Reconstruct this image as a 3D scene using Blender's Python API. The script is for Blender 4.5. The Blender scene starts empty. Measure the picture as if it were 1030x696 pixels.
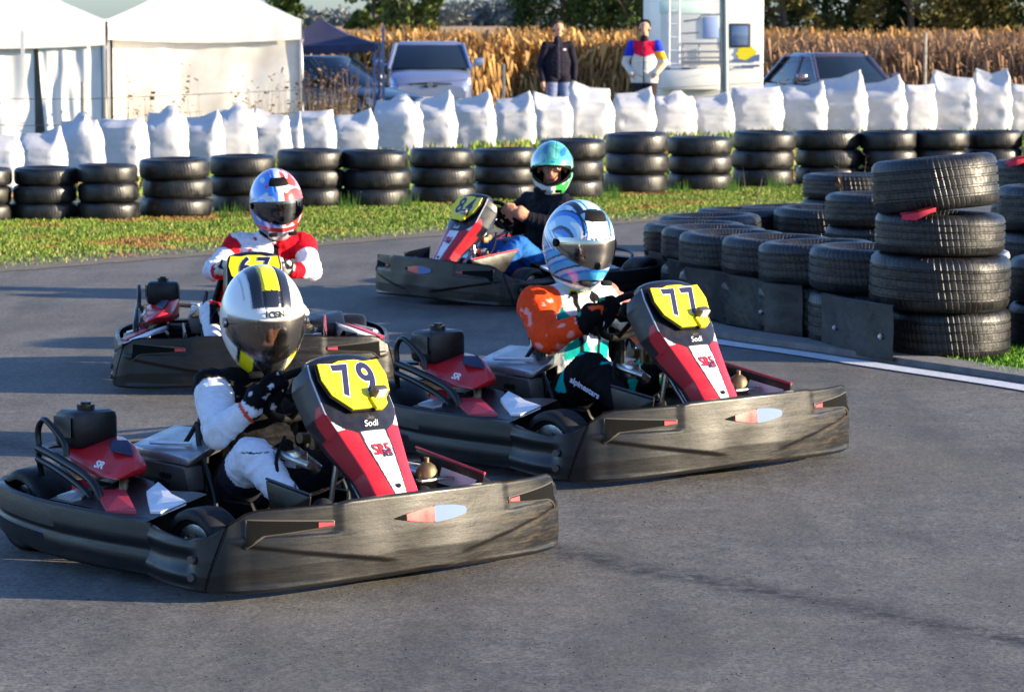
import bpy, bmesh, math, random
import numpy as np
from mathutils import Vector, Matrix, noise
R = math.radians
sc = bpy.context.scene
COL = sc.collection
rnd = random.Random(7)

# ---------------------------------------------------------------- camera model (measurements of the place)
FPX, CH, YH = 3100.0, 1.62, 30.0
PIT = math.atan((348 - YH) / FPX)
def W(px, py, z=0.0):
    dx = (px - 515) / FPX; dy = (348 - py) / FPX
    c, s = math.cos(PIT), math.sin(PIT)
    v = (dx, c + dy * s, -s + dy * c)
    t = (z - CH) / v[2]
    return Vector((v[0] * t, v[1] * t, z))
def XY(px, depth):                      # x at a given depth
    return (px - 515) * depth / FPX
def gz(y):
    t = min(1, max(0, (y - 48) / 9)); t = t * t * (3 - 2 * t)
    return -0.35 * t

# ---------------------------------------------------------------- tagging helpers
def tag(o, label=None, cat=None, group=None, kind=None):
    if label: o['label'] = label
    if cat: o['category'] = cat
    if group: o['group'] = group
    if kind: o['kind'] = kind
    return o
def empty(name, loc=(0, 0, 0), rz=0, label=None, cat=None, group=None):
    o = bpy.data.objects.new(name, None); COL.objects.link(o)
    o.location = loc; o.rotation_euler = (0, 0, rz); o.empty_display_size = .1
    return tag(o, label, cat, group)
def link(name, me, parent=None):
    o = bpy.data.objects.new(name, me); COL.objects.link(o)
    if parent: o.parent = parent
    return o
def copy_tree(o, parent=None):
    c = o.copy(); COL.objects.link(c)
    if parent: c.parent = parent
    for ch in o.children: copy_tree(ch, c)
    return c

# ---------------------------------------------------------------- materials
def mat(name, col, rough=.6, metal=0., nscale=0, namt=0., col2=None, bump=0., bscale=60, spec=.5, attr=False, coat=0., stretch=None, detail=6):
    m = bpy.data.materials.new(name); m.use_nodes = True
    nt = m.node_tree; b = nt.nodes['Principled BSDF']
    b.inputs['Roughness'].default_value = rough; b.inputs['Metallic'].default_value = metal
    b.inputs['Specular IOR Level'].default_value = spec
    b.inputs['Coat Weight'].default_value = coat; b.inputs['Coat Roughness'].default_value = .08
    tc = nt.nodes.new('ShaderNodeTexCoord'); vec = tc.outputs['Object']
    if stretch:
        mp = nt.nodes.new('ShaderNodeMapping'); mp.inputs['Scale'].default_value = stretch
        nt.links.new(vec, mp.inputs[0]); vec = mp.outputs[0]
    src = None
    if attr:
        a = nt.nodes.new('ShaderNodeAttribute'); a.attribute_name = 'Col'; src = a.outputs['Color']
    if nscale:
        n = nt.nodes.new('ShaderNodeTexNoise'); n.inputs['Scale'].default_value = nscale; n.inputs['Detail'].default_value = detail
        n.inputs['Roughness'].default_value = .65
        nt.links.new(vec, n.inputs['Vector'])
        mr = nt.nodes.new('ShaderNodeMapRange'); mr.inputs[1].default_value = .3; mr.inputs[2].default_value = .7
        nt.links.new(n.outputs[0], mr.inputs[0])
        mx = nt.nodes.new('ShaderNodeMix'); mx.data_type = 'RGBA'
        nt.links.new(mr.outputs[0], mx.inputs[0])
        c2 = col2 or tuple(c * (1 - namt) for c in col)
        if src:
            mx.blend_type = 'MULTIPLY'; nt.links.new(src, mx.inputs[6])
            k = 1 - namt; mx.inputs[7].default_value = (k, k, k, 1)
        else:
            mx.inputs[6].default_value = (*col, 1); mx.inputs[7].default_value = (*c2, 1)
        src = mx.outputs[2]
        mr2 = nt.nodes.new('ShaderNodeMapRange'); mr2.inputs[1].default_value = .3; mr2.inputs[2].default_value = .7
        mr2.inputs[3].default_value = max(0, rough - .1); mr2.inputs[4].default_value = min(1, rough + .15)
        nt.links.new(n.outputs[0], mr2.inputs[0]); nt.links.new(mr2.outputs[0], b.inputs['Roughness'])
    if src: nt.links.new(src, b.inputs['Base Color'])
    else: b.inputs['Base Color'].default_value = (*col, 1)
    if bump:
        n = nt.nodes.new('ShaderNodeTexNoise'); n.inputs['Scale'].default_value = bscale; n.inputs['Detail'].default_value = 5
        nt.links.new(vec, n.inputs['Vector'])
        bp = nt.nodes.new('ShaderNodeBump'); bp.inputs['Strength'].default_value = bump; bp.inputs['Distance'].default_value = .01
        nt.links.new(n.outputs[0], bp.inputs['Height']); nt.links.new(bp.outputs[0], b.inputs['Normal'])
    return m

M = {}
M['black'] = mat('black_plastic', (.006, .006, .0065), .36, spec=.35, nscale=14, namt=.4, bump=.12, bscale=25)
M['matte'] = mat('matt_black', (.006, .006, .0065), .7, nscale=20, namt=.4, spec=.18)
M['tube'] = mat('black_tube', (.010, .011, .013), .3, metal=.1, spec=.4)
M['steel'] = mat('steel', (.5, .49, .46), .3, metal=1., nscale=25, namt=.5)
M['brass'] = mat('brass', (.26, .19, .10), .5, metal=.8, nscale=25, namt=.5)
M['silver'] = mat('silver_sheet', (.42, .43, .46), .34, metal=.7, nscale=9, namt=.45, bump=.1)
M['guard'] = mat('grey_guard', (.11, .10, .09), .42, metal=.35, nscale=18, namt=.5)
M['red'] = mat('red_plastic', (.55, .015, .022), .32, nscale=15, namt=.2, coat=.3)
M['pinkred'] = mat('red_sticker', (.52, .03, .05), .4, nscale=22, namt=.3)
M['white'] = mat('white_plastic', (.72, .74, .78), .4, nscale=22, namt=.2)
M['yellow'] = mat('yellow_plate', (.85, .68, .01), .35, nscale=18, namt=.12)
M['navy'] = mat('navy_print', (.012, .014, .05), .4)
M['decalblue'] = mat('blue_grey_decal', (.10, .16, .32), .6, spec=.3)
M['lamp'] = mat('grey_lens', (.5, .52, .55), .15, spec=.8)
M['attr'] = mat('painted_shell', (1, 1, 1), .36, attr=True, nscale=20, namt=.25, coat=.15, spec=.4)
M['helm'] = mat('helmet_paint', (1, 1, 1), .22, attr=True, coat=.8)
M['cloth'] = mat('suit_cloth', (1, 1, 1), .75, attr=True, nscale=45, namt=.18, bump=.6, bscale=30, spec=.1)
M['skin'] = mat('skin', (.55, .3, .2), .5)
M['teal'] = mat('teal', (.01, .3, .3), .5)
M['orange'] = mat('orange', (.8, .22, .02), .45)

# scratched bumper plastic: dark, with dusty scuffs dragged along it, tinted golden for the sun's glint
def bumper_mat():
    m = bpy.data.materials.new('scuffed_bumper'); m.use_nodes = True; nt = m.node_tree; b = nt.nodes['Principled BSDF']
    tc = nt.nodes.new('ShaderNodeTexCoord')
    def nz(scale, st, det=8, ro=.7):
        mp = nt.nodes.new('ShaderNodeMapping'); mp.inputs['Scale'].default_value = st; nt.links.new(tc.outputs['Object'], mp.inputs[0])
        n = nt.nodes.new('ShaderNodeTexNoise'); n.inputs['Scale'].default_value = scale; n.inputs['Detail'].default_value = det; n.inputs['Roughness'].default_value = ro
        nt.links.new(mp.outputs[0], n.inputs['Vector']); return n.outputs[0]
    def rng(x, a, b_, c, d):
        r = nt.nodes.new('ShaderNodeMapRange'); r.inputs[1].default_value = a; r.inputs[2].default_value = b_; r.inputs[3].default_value = c; r.inputs[4].default_value = d
        nt.links.new(x, r.inputs[0]); return r.outputs[0]
    a = nz(7, (1, 1, 1)); s = nz(5, (1, 1, 11), 9, .85); p = nz(3, (1, 1, 1.5), 3); st = nz(18, (1, 1, .25), 4)
    geo = nt.nodes.new('ShaderNodeAttribute'); geo.attribute_name = 'scuff_and_shade'
    mul = nt.nodes.new('ShaderNodeMath'); mul.operation = 'MULTIPLY'; nt.links.new(rng(s, .50, .66, 0, 1), mul.inputs[0]); nt.links.new(rng(a, .3, .65, .15, 1), mul.inputs[1])
    mul2 = nt.nodes.new('ShaderNodeMath'); mul2.operation = 'MULTIPLY'; nt.links.new(mul.outputs[0], mul2.inputs[0]); nt.links.new(geo.outputs['Fac'], mul2.inputs[1])
    mx = nt.nodes.new('ShaderNodeMix'); mx.data_type = 'RGBA'; nt.links.new(mul2.outputs[0], mx.inputs[0])
    mx.inputs[6].default_value = (.006, .006, .007, 1); mx.inputs[7].default_value = (.085, .056, .024, 1)
    mx2 = nt.nodes.new('ShaderNodeMix'); mx2.data_type = 'RGBA'; nt.links.new(rng(p, .45, .62, 0, .45), mx2.inputs[0])
    nt.links.new(mx.outputs[2], mx2.inputs[6]); mx2.inputs[7].default_value = (.013, .012, .011, 1)
    nt.links.new(mx2.outputs[2], b.inputs['Base Color'])
    nt.links.new(rng(s, .35, .62, .26, .50), b.inputs['Roughness'])
    b.inputs['Specular IOR Level'].default_value = .36
    ad = nt.nodes.new('ShaderNodeMath'); ad.operation = 'ADD'; nt.links.new(rng(s, 0, 1, 0, .35), ad.inputs[0])
    ad2 = nt.nodes.new('ShaderNodeMath'); ad2.operation = 'ADD'; nt.links.new(p, ad2.inputs[0]); nt.links.new(a, ad2.inputs[1]); nt.links.new(ad2.outputs[0], ad.inputs[1])
    bp = nt.nodes.new('ShaderNodeBump'); bp.inputs['Strength'].default_value = .14; bp.inputs['Distance'].default_value = .01
    nt.links.new(ad.outputs[0], bp.inputs['Height']); nt.links.new(bp.outputs[0], b.inputs['Normal'])
    return m
M['bumper'] = bumper_mat()
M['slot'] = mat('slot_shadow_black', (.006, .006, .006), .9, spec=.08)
M['bumper_edge'] = mat('worn_edge', (.07, .06, .045), .45, nscale=20, namt=.4)

def tyre_mat(name, grooves, strength, base=(.0055, .0055, .006), rough=.42, axis='Z'):
    m = bpy.data.materials.new(name); m.use_nodes = True; nt = m.node_tree; b = nt.nodes['Principled BSDF']
    N, L = nt.nodes.new, nt.links.new
    tc = N('ShaderNodeTexCoord'); sp = N('ShaderNodeSeparateXYZ'); L(tc.outputs['Object'], sp.inputs[0])
    at = N('ShaderNodeMath'); at.operation = 'ARCTAN2'; L(sp.outputs[1], at.inputs[0]); L(sp.outputs[0], at.inputs[1])
    mu = N('ShaderNodeMath'); mu.operation = 'MULTIPLY_ADD'; L(at.outputs[0], mu.inputs[0]); mu.inputs[1].default_value = grooves
    zz = N('ShaderNodeMath'); zz.operation = 'MULTIPLY'; L(sp.outputs[2], zz.inputs[0]); zz.inputs[1].default_value = 38; L(zz.outputs[0], mu.inputs[2])
    sn = N('ShaderNodeMath'); sn.operation = 'SINE'; L(mu.outputs[0], sn.inputs[0])
    rp = N('ShaderNodeMapRange'); rp.inputs[1].default_value = .45; rp.inputs[2].default_value = .8; L(sn.outputs[0], rp.inputs[0])
    n = N('ShaderNodeTexNoise'); n.inputs['Scale'].default_value = 11; n.inputs['Detail'].default_value = 7; L(tc.outputs['Object'], n.inputs['Vector'])
    sub = N('ShaderNodeMath'); sub.operation = 'MULTIPLY_ADD'; L(rp.outputs[0], sub.inputs[0]); sub.inputs[1].default_value = -1.; L(n.outputs[0], sub.inputs[2])
    bp = N('ShaderNodeBump'); bp.inputs['Strength'].default_value = strength; bp.inputs['Distance'].default_value = .012; L(sub.outputs[0], bp.inputs['Height']); L(bp.outputs[0], b.inputs['Normal'])
    oi = N('ShaderNodeObjectInfo')
    r1 = N('ShaderNodeMapRange'); r1.inputs[1].default_value = .42; r1.inputs[2].default_value = .72; r1.inputs[3].default_value = 0; r1.inputs[4].default_value = .8; L(n.outputs[0], r1.inputs[0])
    mx = N('ShaderNodeMix'); mx.data_type = 'RGBA'; L(r1.outputs[0], mx.inputs[0]); mx.inputs[6].default_value = (*base, 1)
    mx.inputs[7].default_value = (base[0] * 3.0, base[1] * 2.7, base[2] * 2.3, 1)
    hs = N('ShaderNodeMapRange'); hs.inputs[3].default_value = .75; hs.inputs[4].default_value = 1.45; L(oi.outputs['Random'], hs.inputs[0])
    vm = N('ShaderNodeVectorMath'); vm.operation = 'SCALE'; L(mx.outputs[2], vm.inputs[0]); L(hs.outputs[0], vm.inputs['Scale'])
    L(vm.outputs[0], b.inputs['Base Color'])
    r2 = N('ShaderNodeMapRange'); r2.inputs[1].default_value = .3; r2.inputs[2].default_value = .7; r2.inputs[3].default_value = rough - .1; r2.inputs[4].default_value = rough + .15; L(n.outputs[0], r2.inputs[0]); L(r2.outputs[0], b.inputs['Roughness'])
    return m
M['tyre'] = tyre_mat('tyre_rubber', 70, .75)
M['tyre_far'] = tyre_mat('worn_tyre_rubber', 60, .15, rough=.38)
M['slick'] = mat('slick_rubber', (.007, .007, .008), .5, spec=.3, nscale=20, namt=.4, bump=.1)

def sm(a, b, x):
    t = min(1, max(0, (x - a) / (b - a))); return t * t * (3 - 2 * t)
# ---------------------------------------------------------------- mesh builder
class MB:
    def __init__(s): s.v = []; s.f = []; s.mi = []; s.c = []
    def add(s, vs, fs, mi=0, col=None):
        o = len(s.v); s.v += [tuple(v) for v in vs]; s.f += [tuple(i + o for i in f) for f in fs]; s.mi += [mi] * len(fs)
        s.c += [col or (1, 1, 1)] * len(vs)
    def box(s, c, d, mi=0, rot=None, bev=0.0, col=None):
        if bev:
            bm = bmesh.new(); bmesh.ops.create_cube(bm, size=1)
            for v in bm.verts: v.co = Vector((v.co.x * d[0], v.co.y * d[1], v.co.z * d[2]))
            bmesh.ops.bevel(bm, geom=bm.edges[:], offset=bev, segments=2, profile=.5, affect='EDGES'); bm.verts.index_update()
            vs = [v.co.copy() for v in bm.verts]; fs = [[v.index for v in f.verts] for f in bm.faces]; bm.free()
        else:
            vs = [Vector((x * d[0] / 2, y * d[1] / 2, z * d[2] / 2)) for x in (-1, 1) for y in (-1, 1) for z in (-1, 1)]
            fs = [(0, 1, 3, 2), (4, 6, 7, 5), (0, 4, 5, 1), (2, 3, 7, 6), (0, 2, 6, 4), (1, 5, 7, 3)]
        if rot is not None: vs = [rot @ v for v in vs]
        s.add([v + Vector(c) for v in vs], fs, mi, col)
    def tube(s, pts, r, n=8, mi=0, closed=False, col=None, cap=True):
        pts = [Vector(p) for p in pts]; m = len(pts); rs = r if isinstance(r, (list, tuple)) else [r] * m
        vs = []; prev = None
        for i, p in enumerate(pts):
            a = pts[(i - 1) % m] if (closed or i) else p; b = pts[(i + 1) % m] if (closed or i < m - 1) else p
            t = (b - a).normalized() if (b - a).length > 1e-9 else Vector((0, 0, 1))
            if prev is None:
                u = t.cross(Vector((0, 0, 1))); u = u if u.length > .01 else t.cross(Vector((1, 0, 0)))
            else: u = prev - t * prev.dot(t)
            u.normalize(); prev = u; w = t.cross(u)
            for k in range(n):
                an = 2 * math.pi * k / n
                vs.append(p + (u * math.cos(an) + w * math.sin(an)) * rs[i])
        fs = []
        for i in range(m if closed else m - 1):
            j = (i + 1) % m
            for k in range(n): fs.append((i * n + k, i * n + (k + 1) % n, j * n + (k + 1) % n, j * n + k))
        if not closed and cap: fs += [tuple(range(n))[::-1], tuple((m - 1) * n + k for k in range(n))]
        s.add(vs, fs, mi, col)
    def cyl(s, a, b, r, n=20, mi=0, col=None): s.tube([a, b], r, n, mi, col=col)
    def grid(s, P, mi=0, closed_u=False, cols=None, mfun=None):     # P[i][j]
        nu, nv = len(P), len(P[0]); o = len(s.v)
        for i in range(nu):
            for j in range(nv): s.v.append(tuple(P[i][j])); s.c.append(cols[i][j] if cols else (1, 1, 1))
        for i in range(nu if closed_u else nu - 1):
            a = (i + 1) % nu
            for j in range(nv - 1):
                s.f.append((o + i * nv + j, o + a * nv + j, o + a * nv + j + 1, o + i * nv + j + 1)); s.mi.append(mfun(i, j) if mfun else mi)
    def prism(s, poly, ext, mi=0, col=None):      # poly: list of Vector; extrude by ext
        n = len(poly); poly = [Vector(p) for p in poly]; e = Vector(ext)
        s.add(poly + [p + e for p in poly], [tuple(range(n))[::-1], tuple(range(n, 2 * n))] + [(i, (i + 1) % n, n + (i + 1) % n, n + i) for i in range(n)], mi, col)
    def hull(s, pts, mi=0, bev=.006, col=None):
        bm = bmesh.new()
        for p in pts: bm.verts.new(p)
        r = bmesh.ops.convex_hull(bm, input=bm.verts)
        bmesh.ops.delete(bm, geom=[v for v in bm.verts if not v.link_faces], context='VERTS')
        bmesh.ops.dissolve_limit(bm, angle_limit=.03, verts=bm.verts, edges=bm.edges)
        if bev: bmesh.ops.bevel(bm, geom=bm.edges[:], offset=bev, segments=2, profile=.5, affect='EDGES')
        bm.verts.index_update()
        s.add([v.co.copy() for v in bm.verts], [[v.index for v in f.verts] for f in bm.faces], mi, col); bm.free()
    def build(s, name, mats, parent=None, smooth=True, colors=False, fix=True):
        me = bpy.data.meshes.new(name); me.from_pydata(s.v, [], s.f)
        mats = mats if isinstance(mats, (list, tuple)) else [mats]
        for m in mats: me.materials.append(m)
        me.polygons.foreach_set('material_index', s.mi)
        if fix:
            bm = bmesh.new(); bm.from_mesh(me); bmesh.ops.recalc_face_normals(bm, faces=bm.faces)
            bm.to_mesh(me); bm.free()
        if colors:
            a = me.color_attributes.new('Col', 'FLOAT_COLOR', 'POINT')
            arr = np.ones((len(s.c), 4), dtype=np.float32); arr[:, :3] = np.array(s.c, dtype=np.float32)
            a.data.foreach_set('color', arr.ravel())
        me.polygons.foreach_set('use_smooth', [smooth] * len(me.polygons))
        if smooth:
            me.set_sharp_from_angle(angle=R(38))
        me.update()
        return link(name, me, parent)

def crv(pts, n, closed=False):                     # Catmull-Rom, resampled evenly
    pts = [Vector(p) for p in pts]; out = []; m = len(pts)
    for i in range(m - 1 + (1 if closed else 0)):
        p0 = pts[(i - 1) % m] if (closed or i) else pts[0] * 2 - pts[1]
        p1, p2 = pts[i], pts[(i + 1) % m]
        p3 = pts[(i + 2) % m] if (closed or i + 2 < m) else pts[-1] * 2 - pts[-2]
        for k in range(16):
            t = k / 16
            out.append(.5 * ((2 * p1) + (p2 - p0) * t + (2 * p0 - 5 * p1 + 4 * p2 - p3) * t * t + (3 * p1 - p0 - 3 * p2 + p3) * t ** 3))
    out.append(pts[0] if closed else pts[-1])
    d = [0]
    for a, b in zip(out, out[1:]): d.append(d[-1] + (b - a).length)
    res = []; k = 0
    for i in range(n):
        s_ = d[-1] * i / (n - 1)
        while k < len(d) - 2 and d[k + 1] < s_: k += 1
        t = (s_ - d[k]) / max(1e-9, d[k + 1] - d[k]); res.append(out[k].lerp(out[k + 1], t))
    return res
def lerp_tab(tab, x):
    if x <= tab[0][0]: return tab[0][1]
    for (a, b), (c, d) in zip(tab, tab[1:]):
        if x <= c: return b + (d - b) * (x - a) / (c - a)
    return tab[-1][1]

def text_obj(name, txt, size, matr, origin, xdir, ydir, parent, off=.0, bold=0.012, depth=.001, squeeze=1., shear=0, align='CENTER'):
    cu = bpy.data.curves.new(name, 'FONT'); cu.body = txt; cu.size = size; cu.offset = bold * size; cu.extrude = depth
    cu.align_x = align; cu.align_y = 'CENTER'; cu.shear = shear; cu.resolution_u = 4
    tmp = bpy.data.objects.new('tmp', cu); COL.objects.link(tmp)
    bpy.context.view_layer.update()
    me = bpy.data.meshes.new_from_object(tmp.evaluated_get(bpy.context.evaluated_depsgraph_get()))
    bpy.data.objects.remove(tmp); me.name = name
    x = Vector(xdir).normalized(); y = Vector(ydir); y = (y - x * y.dot(x)).normalized(); z = x.cross(y)
    mtx = Matrix(((x.x * squeeze, y.x, z.x, 0), (x.y * squeeze, y.y, z.y, 0), (x.z * squeeze, y.z, z.z, 0), (0, 0, 0, 1)))
    mtx.translation = Vector(origin) + z * off
    me.transform(mtx); me.materials.clear(); me.materials.append(matr)
    return link(name, me, parent)

# ---------------------------------------------------------------- tyres
def tyre_mesh(D, Wd, tread=True, seg=72):
    r = D / 2; w = Wd / 2; ri = r * .62
    prof = [(ri, -w * .72), (ri + .012, -w * .8), (r * .74, -w * .99), (r * .85, -w * 1.0), (r * .93, -w * .93), (r * .975, -w * .8)]
    if tread:
        for g in (-.52, -.18, .18, .52):
            prof += [(r * .995, (g - .06) * w), (r * .968, (g - .035) * w), (r * .968, (g + .035) * w), (r * .995, (g + .06) * w)]
    else: prof += [(r, -w * .5), (r, 0), (r, w * .5)]
    prof += [(r * .975, w * .8), (r * .93, w * .93), (r * .85, w), (r * .74, w * .99), (ri + .012, w * .8), (ri, w * .72),
             (ri + .02, w * .6), (r * .9, w * .75), (r * .93, 0), (r * .9, -w * .75), (ri + .02, -w * .6)]
    mb = MB(); P = []
    for i in range(seg):
        a = 2 * math.pi * i / seg; ca, sa = math.cos(a), math.sin(a)
        P.append([(p[0] * ca, p[0] * sa, p[1]) for p in prof + prof[:1]])
    mb.grid(P, closed_u=True); return mb

def add_tyre(name, loc, D, Wd, m, label, group, tilt=(0, 0, 0), tread=True, parent=None, seg=64):
    o = tyre_mesh(D, Wd, tread, seg).build(name, m, parent)
    o.location = loc; o.rotation_mode = 'ZYX'; o.rotation_euler = tilt
    if label: tag(o, label, 'tyre', group)
    return o

# ---------------------------------------------------------------- bodies: capsules fused into one skin
def capsule(mb, a, b, ra, rb, side=None, k=1.0, n=14):
    a = Vector(a); b = Vector(b); t = b - a; L = t.length; t = t / L if L > 1e-6 else Vector((0, 0, 1))
    u = Vector(side) if side is not None else (t.cross(Vector((0, 0, 1))) if abs(t.z) < .9 else t.cross(Vector((1, 0, 0))))
    u = (u - t * u.dot(t)).normalized(); w = t.cross(u); P = []
    for q in (-1, -.92, -.7, -.38, 0): P.append((a + t * ra * q, ra * math.sqrt(max(0.0004, 1 - q * q))))
    for q in (0.001, .38, .7, .92, 1): P.append((b + t * rb * q, rb * math.sqrt(max(0.0004, 1 - q * q))))
    rings = [[c + (u * math.cos(2 * math.pi * i / n) * k + w * math.sin(2 * math.pi * i / n)) * r for i in range(n)] for c, r in P]
    vs = [v for r_ in rings for v in r_]; fs = []
    for i in range(len(P) - 1):
        for j in range(n): fs.append((i * n + j, i * n + (j + 1) % n, (i + 1) * n + (j + 1) % n, (i + 1) * n + j))
    fs += [tuple(range(n))[::-1], tuple((len(P) - 1) * n + j for j in range(n))]
    mb.add(vs, fs)
class Body:
    def __init__(s): s.caps = []
    def add(s, tagname, a, b, ra, rb, side=None, k=1.0): s.caps.append((tagname, Vector(a), Vector(b), ra, rb, side, k))
    def hand(s, wrist, grip, tan, up, t='glove', sc_=1.0):
        wrist = Vector(wrist); Rp = Vector(grip); a = (Rp - wrist).normalized(); tn = Vector(tan).normalized(); b = Vector(up)
        b = (b - a * b.dot(a) - tn * b.dot(tn)).normalized(); q = sc_
        s.add(t, wrist, Rp - a * .03 * q + b * .022 * q, .026 * q, .030 * q, tn, 1.35)
        for i, (o, ln) in enumerate(((.032, .95), (.011, 1.05), (-.010, 1.0), (-.030, .82))):
            K = Rp + tn * o * q - a * .012 * q + b * .032 * q
            p1 = Rp + tn * o * q + a * .026 * q * ln + b * .026 * q; p2 = Rp + tn * o * q + a * .034 * q * ln - b * .012 * q; p3 = Rp + tn * o * q + a * .01 * q - b * .03 * q * ln
            s.add(t, K, p1, .0115 * q, .0105 * q); s.add(t, p1, p2, .0105 * q, .010 * q); s.add(t, p2, p3, .010 * q, .0085 * q)
        s.add(t, wrist + a * .02 * q + tn * .025 * q, Rp - a * .02 * q + tn * .055 * q - b * .004 * q, .0145 * q, .012 * q)
        s.add(t, Rp - a * .02 * q + tn * .055 * q - b * .004 * q, Rp + a * .012 * q + tn * .052 * q - b * .022 * q, .012 * q, .009 * q)
    def build(s, name, parent, colfn, voxel=.0065, m=None, folds=.009):
        mb = MB()
        for (t, a, b, ra, rb, sd, k) in s.caps: capsule(mb, a, b, ra, rb, sd, k)
        me = bpy.data.meshes.new('tmp'); me.from_pydata(mb.v, [], mb.f)
        ob = bpy.data.objects.new('tmp', me); COL.objects.link(ob)
        r = ob.modifiers.new('r', 'REMESH'); r.mode = 'VOXEL'; r.voxel_size = voxel
        sm = ob.modifiers.new('s', 'SMOOTH'); sm.iterations = 3; sm.factor = .5
        bpy.context.view_layer.update()
        out = bpy.data.meshes.new_from_object(ob.evaluated_get(bpy.context.evaluated_depsgraph_get()))
        bpy.data.objects.remove(ob); out.name = name
        n = len(out.vertices); co = np.empty(n * 3, dtype=np.float32); out.vertices.foreach_get('co', co); co = co.reshape(-1, 3)
        best = np.full(n, 1e9); idx = np.zeros(n, dtype=int); tt = np.zeros(n)
        for i, (t, a, b, ra, rb, sd, k) in enumerate(s.caps):
            A = np.array(a); AB = np.array(b) - A; L2 = max(1e-9, float(AB @ AB))
            h = np.clip(((co - A) @ AB) / L2, 0, 1); d = np.linalg.norm(co - A - h[:, None] * AB, axis=1) - (ra + (rb - ra) * h) * (1 + (k - 1) * .5)
            w = d < best; best[w] = d[w]; idx[w] = i; tt[w] = h[w]
        tags = [c[0] for c in s.caps]
        smooth_tags = ('head', 'face', 'nose', 'ear', 'lip', 'neck', 'hand', 'glove', 'hair', 'shoe')
        nrm = np.empty(n * 3, dtype=np.float32); out.vertices.foreach_get('normal', nrm); nrm = nrm.reshape(-1, 3); new = co.copy()
        for i in range(n):
            if tags[idx[i]] in smooth_tags: continue
            cp = s.caps[idx[i]]; ax = (cp[2] - cp[1]).normalized(); p = Vector(co[i].tolist()); al = ax * p.dot(ax)
            q = (p - al) * 9 + al * 30 + Vector((idx[i] * 1.7, 0, 0)) * 0
            jn = .45 + .55 * max(0, 1 - 3.2 * min(tt[i], 1 - tt[i]))
            f = 1 - abs(noise.noise(q)) * 2.2; f2 = noise.noise(p * 14)
            new[i] += nrm[i] * (folds * jn * (max(0, f) ** 2 * .9 + f2 * .6) - folds * .3)
        out.vertices.foreach_set('co', new.ravel())
        col = np.ones((n, 4), dtype=np.float32)
        for i in range(n): col[i, :3] = colfn(tags[idx[i]], tt[i], co[i])
        a = out.color_attributes.new('Col', 'FLOAT_COLOR', 'POINT'); a.data.foreach_set('color', col.ravel())
        out.materials.clear(); out.materials.append(m or M['cloth'])
        out.polygons.foreach_set('use_smooth', [True] * len(out.polygons))
        return link(name, out, parent)

# ================================================================ KART (local: x forward, y left, z up, nose tip at x = 1)
def hdg(a): t = R(a); return Vector((math.cos(t), -math.sin(t), 0)), Vector((math.sin(t), math.cos(t), 0))
FC = [(.475, .575), (.485, .615), (.515, .642), (.555, .645), (.585, .618), (.67, .495), (.72, .428), (.78, .352), (.84, .272), (.88, .215)]
FW = [(0, .10), (.10, .112), (.28, .135), (.46, .135), (.58, .115), (.78, .088), (1, .078)]
def fair_pt(s, t):
    c = fair_c[int(round(s * 40))] if 0 <= s <= 1 else fair_c[-1]
    i = int(round(s * 40)); d = (fair_c[min(40, i + 1)] - fair_c[max(0, i - 1)]).normalized()
    nrm = Vector((-d.z, 0, d.x)); 
    if nrm.x < 0 and i > 12: nrm = -nrm
    return c, d, nrm
fair_c = crv([(x, 0, z) for x, z in FC], 41)

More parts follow.
